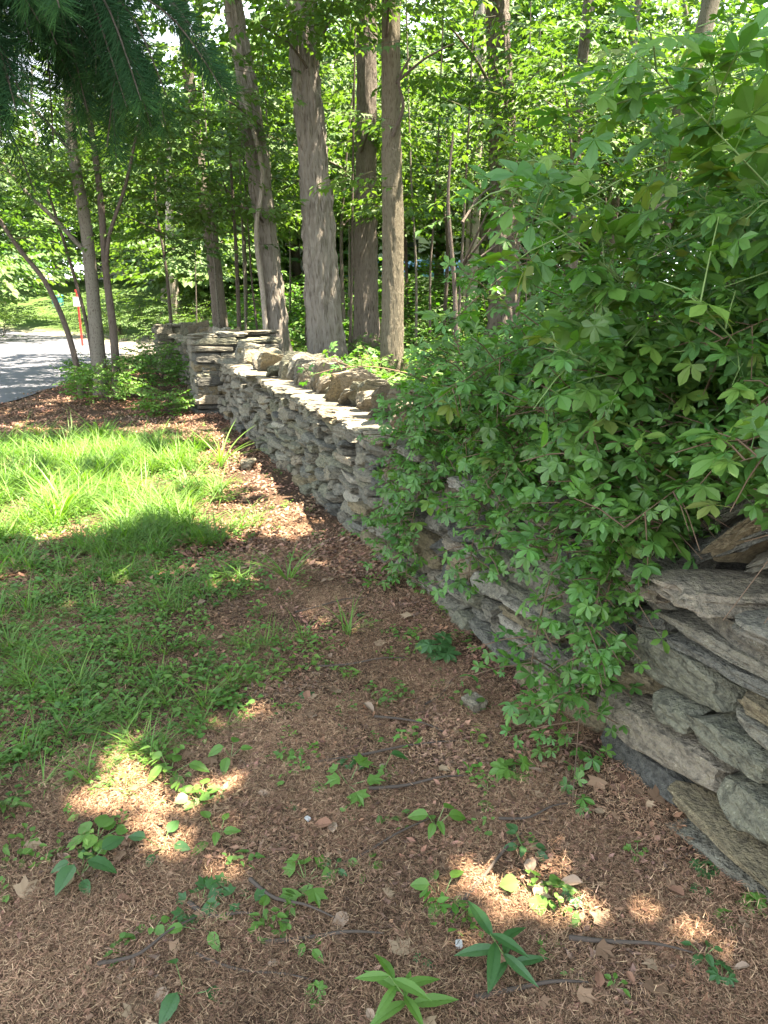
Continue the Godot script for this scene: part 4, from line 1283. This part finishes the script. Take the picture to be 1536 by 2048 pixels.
func build_floor() -> void:
	rng.seed = 101
	# needles: a patch of many, 12 cm across
	var patches := []
	for q in 3:
		var mb := MB.new()
		for k in 760:
			var r := 0.16 * sqrt(rng.randf())
			var a := rr(0, TAU)
			var at := Vector3(cos(a) * r, rr(0.0, 0.014), sin(a) * r)
			var b := rr(0, TAU)
			var d := Vector3(cos(b), rr(-0.25, 0.35), sin(b)).normalized()
			var ln := rr(0.010, 0.023)
			var s := d.cross(Vector3.UP).normalized() * 0.0008
			var tone := rr(0.15, 1.6)
			var col := Color(0.24, 0.145, 0.088) if rng.randf() < 0.75 else Color(0.36, 0.245, 0.15)
			col = Color(col.r * tone, col.g * tone * rr(0.92, 1.06), col.b * tone)
			mb.quad(at - s, at + d * ln - s * 0.4, at + d * ln + s * 0.4, at + s, col)
		patches.append(mb.done())
	for q in 3:
		var buf := PackedFloat32Array()
		for k in 900:
			var f := 0.7 + 4.6 * pow(rng.randf(), 1.5)
			var x := rr(-0.62, 0.62) * (f + 0.9)
			if not floor_clear(x, f): continue
			if rng.randf() < grassy(x, f) * 0.55: continue
			if rng.randf() < 0.7 and dapple.get_noise_2d(x * 24.0, f * 24.0 + 60.0) < -0.3: continue
			var w := 0.92 + 0.5 * bump.get_noise_2d(x * 40.0, f * 40.0) + 0.45 * dapple.get_noise_2d(x * 14.0 + 7.0, f * 14.0)
			push(buf, Basis.from_euler(Vector3(rr(-0.1, 0.1), rr(0, TAU), rr(-0.1, 0.1))).scaled(Vector3.ONE * rr(0.9, 1.25)), p3(x, ground_h(x, f) + 0.001, f), Color(w * 1.04, w, w * 0.96))
		tag(many(numbered("needle_litter"), patches[q], M.litter, buf, self), "dry reddish-brown needles carpeting the path", "needle litter", "", "stuff")
	# crumbled dead leaves farther along the path
	var mb2 := MB.new()
	for k in 34:
		var r := 0.16 * sqrt(rng.randf())
		var a := rr(0, TAU)
		var at := Vector3(cos(a) * r, rr(0.002, 0.015), sin(a) * r)
		var b := rr(0, TAU)
		var tone := rr(0.5, 1.5)
		var col := Color(0.19 * tone, 0.122 * tone, 0.078 * tone)
		blade(mb2, at, Vector3(cos(b), rr(-0.1, 0.35), sin(b)), Vector3(rr(-0.6, 0.6), 1, rr(-0.6, 0.6)).normalized(), rr(0.015, 0.05), rr(0.012, 0.028), 2, 0, rr(-0.4, 0.6), rr(-0.3, 0.4), col)
	var crumbs := mb2.done()
	var buf2 := PackedFloat32Array()
	for k in 9800:
		var f := rr(1.2, 17.0) if k % 2 else rr(1.2, 5.0)
		var x := rr(-6.2, 1.4)
		if not floor_clear(x, f): continue
		if f < 4.0 and rng.randf() < 0.3: continue
		if rng.randf() < grassy(x, f) * 0.6: continue
		push(buf2, Basis.from_euler(Vector3(0, rr(0, TAU), 0)).scaled(Vector3.ONE * rr(0.7, 1.3) * (0.62 if f < 4.0 else 1.0)), p3(x, ground_h(x, f) + 0.002, f), jit(Color(1.05, 0.95, 0.95), 0.3))
	tag(many("leaf_litter", crumbs, M.litter, buf2, self), "crumbled brown dead leaves scattered over the path", "leaf litter", "", "stuff")
	# grass tufts
	var tufts := []
	for q in 3:
		var mb := MB.new()
		for k in 15:
			var a := rr(0, TAU)
			var lean := rr(0.25, 0.95)
			var d := Vector3(cos(a) * lean, 1.0, sin(a) * lean).normalized()
			blade(mb, Vector3(rr(-0.03, 0.03), 0, rr(-0.03, 0.03)), d, Vector3(-d.x, 0.25, -d.z).normalized(), rr(0.12, 0.34), rr(0.004, 0.009), 5, 3, 0.25, rr(0.3, 0.85), jit(Color(1, 1, 1), 0.25))
		tufts.append(mb.done())
	for q in 3:
		var buf := PackedFloat32Array()
		for k in 3000:
			var f := rr(2.0, 9.2)
			var x := rr(-5.4, 0.2)
			var g := grassy(x, f)
			g *= sstep(-0.25, 0.1, dapple.get_noise_2d(x * 22.0 + 30.0, f * 22.0))
			var dense := g * (0.6 + 0.4 * sstep(3.0, 5.0, f + 1.5 * dapple.get_noise_2d(x * 8.0, f * 8.0)))
			if rng.randf() > dense or not floor_clear(x, f): continue
			var s := rr(0.5, 1.25) * (0.6 + 0.5 * sstep(3.0, 6.0, f))
			push(buf, Basis.from_euler(Vector3(rr(-0.15, 0.15), rr(0, TAU), rr(-0.15, 0.15))).scaled(Vector3.ONE * s), p3(x, ground_h(x, f), f), jit(Color(1, 1, 1), 0.22))
		tag(many(numbered("grass"), tufts[q], M.grass_blade, buf, self), "long arching grass tufts growing left of the path", "grass", "", "stuff")
	# broad-leaved ground cover
	var covers := []
	for q in 3:
		var mb := MB.new()
		for k in 13:
			var a := rr(0, TAU)
			var r := 0.055 * sqrt(rng.randf())
			var hgt := rr(0.008, 0.05)
			var b := rr(0, TAU)
			var base := Vector3(cos(a) * r, hgt, sin(a) * r)
			if k % 2 == 0: twig(mb, Vector3(cos(a) * r * 0.4, 0, sin(a) * r * 0.4), base, 0.0009, Color(0.9, 0.8, 0.6))
			blade(mb, base, Vector3(cos(b), rr(-0.2, 0.35), sin(b)), Vector3(rr(-0.5, 0.5), 1, rr(-0.5, 0.5)).normalized(), rr(0.013, 0.034), rr(0.008, 0.018), 4, 0, rr(0.0, 0.35), rr(0.0, 0.3), jit(Color(1, 1, 1), 0.25))
		covers.append(mb.done())
	for q in 3:
		var buf := PackedFloat32Array()
		for k in 3600:
			var f := 1.5 + 7.8 * pow(rng.randf(), 1.5)
			var x := rr(-5.2, 0.5)
			if absf(x) > 0.62 * (f + 0.8) + 0.3: continue
			if not floor_clear(x, f): continue
			var g := grassy(x, f)
			var sparse := 0.03 + 0.12 * sstep(0.25, 0.5, dapple.get_noise_2d(x * 30.0 + 40.0, f * 30.0))
			if rng.randf() > maxf(g * 1.1, sparse): continue
			push(buf, Basis.from_euler(Vector3(rr(-0.2, 0.2), rr(0, TAU), rr(-0.2, 0.2))).scaled(Vector3.ONE * rr(0.7, 1.35)), p3(x, ground_h(x, f), f), jit(Color(1, 1, 1), 0.3))
		tag(many(numbered("ground_cover"), covers[q], M.small_leaf, buf, self), "small-leaved green ground cover spreading left of the path", "ground cover", "", "stuff")
	# whole dead leaves, sticks and pebbles that can be picked out
	var dead := []
	for q in 5:
		var mb := MB.new()
		var tone: Color = [Color(0.27, 0.165, 0.1), Color(0.29, 0.2, 0.125), Color(0.14, 0.085, 0.05), Color(0.27, 0.19, 0.13), Color(0.19, 0.1, 0.06)][q]
		if q < 3: maple_leaf(mb, Vector3(-0.5, 0.02, 0), Vector3.RIGHT, Vector3(0.1, 1, 0.2).normalized(), 1.0, tone)
		else: blade(mb, Vector3(-0.5, 0.02, 0), Vector3.RIGHT, Vector3.UP, 1.0, 0.5, 6, 0, 0.5, 0.25, tone, 0.06)
		dead.append(mb.done())
	for k in 210:
		var f := 1.25 + 3.9 * pow(rng.randf(), 1.2)
		var x := rr(-0.5, 0.55) * (f + 0.4)
		if not floor_clear(x, f) or grassy(x, f) > 0.6: continue
		var s := rr(0.03, 0.08)
		var o := top("dead_leaf", dead[rng.randi() % 5], M.dead_leaf, Transform3D(Basis.from_euler(Vector3(rr(-0.35, 0.35), rr(0, TAU), rr(-0.3, 0.3))).scaled_local(Vector3(s, s, s)), p3(x, ground_h(x, f) + 0.024, f)))
		tag(o, "curled brown dead leaf lying on the needle litter", "leaf", "dead leaves on the path")
	for k in 16:
		var spots := [[-0.05, 1.85, 0.5, 0.55], [0.12, 2.15, 0.35, 0.2], [-0.25, 1.62, 0.28, -0.5], [0.3, 1.75, 0.4, 0.9], [-0.15, 1.5, 0.3, 0.1], [0.1, 2.5, 0.3, -0.4], [-0.42, 1.6, 0.22, -0.2], [0.48, 2.0, 0.25, 0.3], [-0.02, 2.32, 0.6, 0.25], [0.62, 1.48, 0.3, -0.15], [-0.3, 1.42, 0.35, -0.25], [0.25, 2.8, 0.3, 1.0], [-0.6, 1.5, 0.25, 0.6], [0.35, 1.36, 0.28, 0.15], [-0.28, 3.6, 0.4, 0.5], [-0.1, 3.0, 0.4, 0.2]]
		var e: Array = spots[k]
		var d := Vector3(cos(e[3]), 0, -sin(e[3]))
		var a := p3(e[0], ground_h(e[0], e[1]) + 0.024, e[1])
		var tb := TB.new()
		var bend := Vector3(-d.z, 0.1, d.x) * rr(-0.04, 0.04)
		tube(tb, curve_points([-d * e[2] * 0.5, -d * e[2] * 0.15 + bend, d * e[2] * 0.2 + bend * 0.5 + Vector3(0, 0.012, 0), d * e[2] * 0.5], 12), rr(0.004, 0.009), 0.002, 6)
		var o := top("stick", tb.done(), M.stick, Transform3D(Basis.IDENTITY, a))
		tag(o, "thin dark fallen stick lying on the needle litter", "stick", "fallen sticks on the path")
	for e in [[0.19, 1.49, 0.016, "white pebble in the sunny patch near the camera"], [-0.24, 1.95, 0.014, "tiny pale pebble in the shaded needle litter left of centre"], [-1.3, 6.9, 0.12, "tan rock half buried in the grass edge by the path"], [-0.48, 5.7, 0.11, "flat sunlit stone on the path before the wall"], [0.36, 2.65, 0.07, "grey stone lying loose at the foot of the wall"]]:
		var o := top("pebble" if e[2] < 0.05 else "loose_stone", ROCKS[3], M.pebble if e[2] < 0.05 else M.stone7, Transform3D(Basis.from_euler(Vector3(0.1, rr(0, 6), 0.1)).scaled_local(Vector3(e[2] * 1.5, e[2] * 0.7, e[2] * 1.1)), p3(e[0], ground_h(e[0], e[1]) + e[2] * 0.25 + 0.01, e[1])))
		tag(o, e[3], "stone")

# ---------------------------------------------------------------- single weeds
var LEAF := {}

func weed(kind: String, x: float, f: float, size: float, n: int, label: String, group := "") -> void:
	var at := p3(x, ground_h(x, f) + 0.004, f)
	var t := thing("weed" if kind != "grass" else "grass_tuft", at, label, "weed" if kind != "grass" else "grass", group)
	var stems := MB.new()
	var m: Material = M.weed_leaf if rng.randf() < 0.6 else M.weed_leaf_deep
	var col := Color(0.13, 0.2, 0.06)
	if kind == "upright":   # lance leaves up one leaning stem
		var tip := Vector3(-size * 0.45, size * 0.85, size * 0.05)
		twig(stems, Vector3.ZERO, tip * 0.6, 0.0025, col); twig(stems, tip * 0.6, tip, 0.0018, col)
		for k in n:
			var u := 0.3 + 0.7 * k / (n - 1)
			var a := k * 2.4 + rr(-0.3, 0.3)
			var d := Vector3(cos(a), rr(-0.1, 0.3), sin(a)).normalized()
			leaf_part(t, "lance", m, tip * u, d, size * rr(0.5, 0.75))
	elif kind == "grass":
		for k in n:
			var a := rr(0, TAU)
			var d := Vector3(cos(a) * rr(0.2, 0.8), 1, sin(a) * rr(0.2, 0.8)).normalized()
			leaf_part(t, "grass", M.grass_blade, Vector3(rr(-0.02, 0.02), 0, rr(-0.02, 0.02)), d, size * rr(0.6, 1.1), Vector3(-d.x, 0.3, -d.z))
		return
	else:
		for k in n:
			var a := TAU * k / n + rr(-0.4, 0.4)
			var r := size * rr(0.15, 0.75)
			var hub := Vector3(cos(a) * r * 0.8, size * rr(0.12, 0.55), sin(a) * r * 0.8)
			twig(stems, Vector3.ZERO, hub, 0.0016, col)
			var d := Vector3(cos(a), rr(-0.35, 0.15), sin(a)).normalized()
			leaf_part(t, kind, m, hub, d, size * rr(0.4, 0.7))
	if stems.v.size(): part("stem", stems.done(), M.green_stem, t)

func leaf_part(t: Node3D, kind: String, m: Material, at: Vector3, dir: Vector3, size: float, up := Vector3.ZERO) -> void:
	if up == Vector3.ZERO: up = Vector3(rr(-0.35, 0.35), 1, rr(-0.1, 0.6))
	var z := dir.cross(up).normalized()
	var y := z.cross(dir).normalized()
	var list: Array = LEAF[kind]
	part("leaf", list[rng.randi() % list.size()], m, t, Transform3D(Basis(dir * size, y * size, z * size), at))

func build_weeds() -> void:
	rng.seed = 111
	for kind in ["ovate", "lance", "lobed", "grass", "round", "five"]:
		LEAF[kind] = []
		for q in 3:
			var mb := MB.new()
			match kind:
				"ovate": blade(mb, Vector3.ZERO, Vector3.RIGHT, Vector3.UP, 1.0, rr(0.5, 0.62), 9, 0, rr(0.12, 0.3), rr(0.12, 0.35), Color.WHITE, 0.05, 0.5)
				"lance": blade(mb, Vector3.ZERO, Vector3.RIGHT, Vector3.UP, 1.0, rr(0.24, 0.32), 8, 2, rr(0.2, 0.4), rr(0.2, 0.5), Color.WHITE, 0.03, 0.45)
				"lobed": maple_leaf(mb, Vector3.ZERO, Vector3.RIGHT, Vector3.UP, 1.0, Color.WHITE)
				"round": blade(mb, Vector3.ZERO, Vector3.RIGHT, Vector3.UP, 1.0, rr(0.78, 0.9), 8, 0, rr(0.05, 0.2), rr(0.05, 0.2), Color.WHITE, 0.05, 0.45)
				"five":
					for k in 5:
						var a := (k - 2) * 0.85
						blade(mb, Vector3.ZERO, Vector3(cos(a), rr(-0.2, 0.05), sin(a)), Vector3.UP, rr(0.75, 1.0), 0.42, 5, 1, 0.2, 0.15, Color.WHITE)
				"grass": blade(mb, Vector3.ZERO, Vector3.RIGHT, Vector3.UP, 1.0, rr(0.03, 0.045), 7, 3, 0.3, rr(0.45, 0.9), Color.WHITE)
			LEAF[kind].append(mb.done())
	weed("upright", 0.33, 1.42, 0.17, 9, "upright lance-leaved weed standing over the sunny needle patch")
	weed("upright", 0.08, 1.30, 0.15, 10, "lance-leaved weed cut by the picture's bottom edge near its centre")
	weed("ovate", -0.47, 1.36, 0.12, 3, "weed with a few broad veined leaves near the lower left corner")
	weed("ovate", -0.5, 1.86, 0.10, 5, "small weed with five oval leaves right of the sunny patch")
	weed("ovate", -0.66, 1.83, 0.09, 4, "dull drooping weed at the near edge of the sunny patch")
	weed("ovate", -0.86, 1.72, 0.13, 6, "weed with a broad pointed leaf flat on the ground at the left")
	weed("round", -0.86, 1.85, 0.09, 11, "clump of bright round leaves left of the sunny patch")
	weed("lobed", -0.5, 1.63, 0.09, 10, "tall bunch of toothed leaves in the lower left quarter")
	weed("ovate", -0.47, 1.55, 0.09, 5, "narrow leafy weed in front of the toothed bunch")
	weed("lobed", -0.4, 1.62, 0.08, 5, "pale green lobed weed beside the toothed bunch")
	weed("lobed", -0.22, 1.70, 0.11, 8, "wide weed with lobed leaves in the middle of the path")
	weed("ovate", -0.05, 1.75, 0.08, 4, "weed with a long drooping leaf beyond the wide lobed weed")
	weed("ovate", -0.32, 1.56, 0.07, 4, "little two-tier weed beside the thin stick")
	weed("ovate", 0.16, 1.66, 0.09, 7, "glossy oval-leaved weed on the far side of the lit needles")
	weed("ovate", 0.16, 1.94, 0.10, 6, "grey-green weed beside the long dark stick")
	weed("round", 0.42, 1.68, 0.09, 4, "round-leaved seedling standing alone right of centre")
	weed("ovate", 0.42, 1.84, 0.08, 7, "leafy seedling between the lone seedling and the hanging stems")
	weed("five", 0.52, 1.66, 0.05, 4, "tiny five-part seedling right of the lone seedling")
	weed("lobed", -0.12, 2.14, 0.12, 5, "low weed with large lobed leaves lying in the path's middle")
	weed("ovate", 0.0, 2.24, 0.12, 2, "pair of long green leaves lying beside the stick in the path")
	weed("five", 0.46, 2.2, 0.09, 8, "five-part leafed weed below the hanging stems")
	weed("five", 0.24, 3.1, 0.12, 9, "dark leafy weed at the foot of the wall, middle distance")
	weed("five", 0.93, 1.76, 0.05, 10, "bright feathery seedlings at the foot of the near wall")
	weed("five", 1.0, 1.62, 0.06, 5, "bluish five-part seedling beside the wall's lowest stone")
	weed("ovate", 0.8, 1.46, 0.06, 5, "small dark weed at the lower right")
	weed("ovate", -0.2, 1.48, 0.07, 6, "small bright weed low in the picture, left of centre")
	weed("round", -0.6, 1.55, 0.05, 9, "low patch of tiny round leaves in the lower left")
	weed("round", -0.6, 2.05, 0.07, 10, "sunlit clump of round leaves topping the bright patch")
	weed("ovate", -0.74, 2.2, 0.13, 5, "broad dark plantain-like rosette above the bright patch")
	weed("ovate", -0.55, 2.3, 0.1, 4, "sparse few-leaved weed right of the broad rosette")
	weed("grass", -0.18, 3.28, 0.2, 16, "sunlit grass tuft alone in the middle of the path")
	weed("grass", -0.55, 4.0, 0.3, 18, "flattened grass tuft at the edge of the green strip")
	weed("grass", -1.55, 6.9, 0.5, 22, "tall arching grass tuft by the tan rock")
	weed("grass", -2.4, 5.3, 0.5, 22, "tall pale grass tuft in the sunny band at the left")
	weed("grass", -3.2, 8.2, 0.55, 20, "tall dark grass tuft at the shaded back of the green strip")
	for k in 80:
		var f := 1.3 + 3.0 * rng.randf()
		var x := rr(-0.5, 0.5) * (f + 0.3)
		if not floor_clear(x + 0.1, f) or grassy(x, f) > 0.5: continue
		weed(["ovate", "round", "five", "lobed"][k % 4], x, f, rr(0.025, 0.05), 4 + k % 3, "tiny green seedling sprouting from the needle litter", "tiny seedlings on the path")
	# bushes at the foot of the roadside trees and before the pillars
	for e in [[-4.25, 11.4, 0.62, 0.55, "bright small-leaved bush at the foot of the roadside tree clump", 6], [-3.75, 12.2, 0.8, 0.55, "dark leafy bush between the tree clump and the broad pillar", 1], [-5.2, 13.2, 0.6, 0.4, "thin bluish bush at the road edge behind the tree clump", 4], [-3.0, 10.3, 0.35, 0.3, "low broad-leaved plant at the foot of the broad pillar", 4], [-4.35, 14.6, 0.7, 0.45, "leafy bush against the short wall near the farther pillar", 2], [1.5, 8.2, 0.5, 0.8, "leafy bush behind the wall between the trio of trunks and the shrubs", 5], [-0.7, 10.4, 0.3, 0.5, "low bush behind the coping under the shaggy trunk", 3]]:
		var g := ground_h(e[0], e[1])
		var t := thing("leafy_bush", p3(e[0], g, e[1]), e[4], "bush")
		var mb := MB.new()
		for k in 9:
			var a := rr(0, TAU)
			twig(mb, Vector3(0, -0.02, 0), Vector3(cos(a) * e[3] * 0.6, e[2] * rr(0.6, 1.0), sin(a) * e[3] * 0.6), 0.006, Color(0.1, 0.08, 0.05))
		part("stem", mb.done(), M.stick, t)
		var acc := Acc.new()
		for k in int(320 * e[3]):
			var d := Vector3(rng.randfn(), rng.randfn(), rng.randfn()).normalized() * pow(rng.randf(), 0.45)
			var p := Vector3(d.x * e[3] * 0.8, e[2] * 0.55 + d.y * e[2] * 0.55, d.z * e[3] * 0.8)
			if p.y < 0.02: continue
			add_spray(acc, "bush", p + t.position, atan2(-p.z, p.x) + rr(-0.8, 0.8), rr(-0.2, 0.6), rr(0.5, 0.95), e[5])
		crown(t, acc, "small_leaf", "foliage")

# ---------------------------------------------------------------- small things along the road
func build_roadside() -> void:
	rng.seed = 121
	var t := thing("marker_post", p3(-10.2, ground_h(-10.2, 25.6), 25.6), "red post with a pale panel near its top beside the sunlit road", "post")
	box_part("post", Vector3(0.05, 1.8, 0.05), Vector3(0, 0.86, 0), M.red_paint, t)
	box_part("panel", Vector3(0.24, 0.3, 0.04), Vector3(0.0, 1.45, 0.06), M.pale_paint, t)
	box_part("cap", Vector3(0.09, 0.08, 0.09), Vector3(0, 1.8, 0), M.red_paint, t)
	t = thing("teal_bin", p3(-17.4, ground_h(-17.4, 41.0), 41.0), "small teal bin with a lid on the far roadside bank", "bin")
	var body := CylinderMesh.new()
	body.top_radius = 0.32
	body.bottom_radius = 0.27
	body.height = 0.6
	body.radial_segments = 20
	part("body", body, M.teal_plastic, t, Transform3D(Basis.IDENTITY, Vector3(0, 0.3, 0)))
	var lid := CylinderMesh.new()
	lid.top_radius = 0.22
	lid.bottom_radius = 0.35
	lid.height = 0.1
	lid.radial_segments = 20
	part("lid", lid, M.teal_plastic, t, Transform3D(Basis.IDENTITY, Vector3(0, 0.65, 0)))
	t = thing("bench", p3(-10.6, ground_h(-10.6, 33.0), 33.0), "dark plank bench on the lawn beyond the roadside trees", "bench")
	box_part("seat", Vector3(2.3, 0.07, 0.4), Vector3(0, 0.46, 0), M.bench_wood, t)
	box_part("leg", Vector3(0.1, 0.44, 0.36), Vector3(-0.9, 0.21, 0), M.bench_wood, t)
	box_part("leg", Vector3(0.1, 0.44, 0.36), Vector3(0.9, 0.21, 0), M.bench_wood, t)
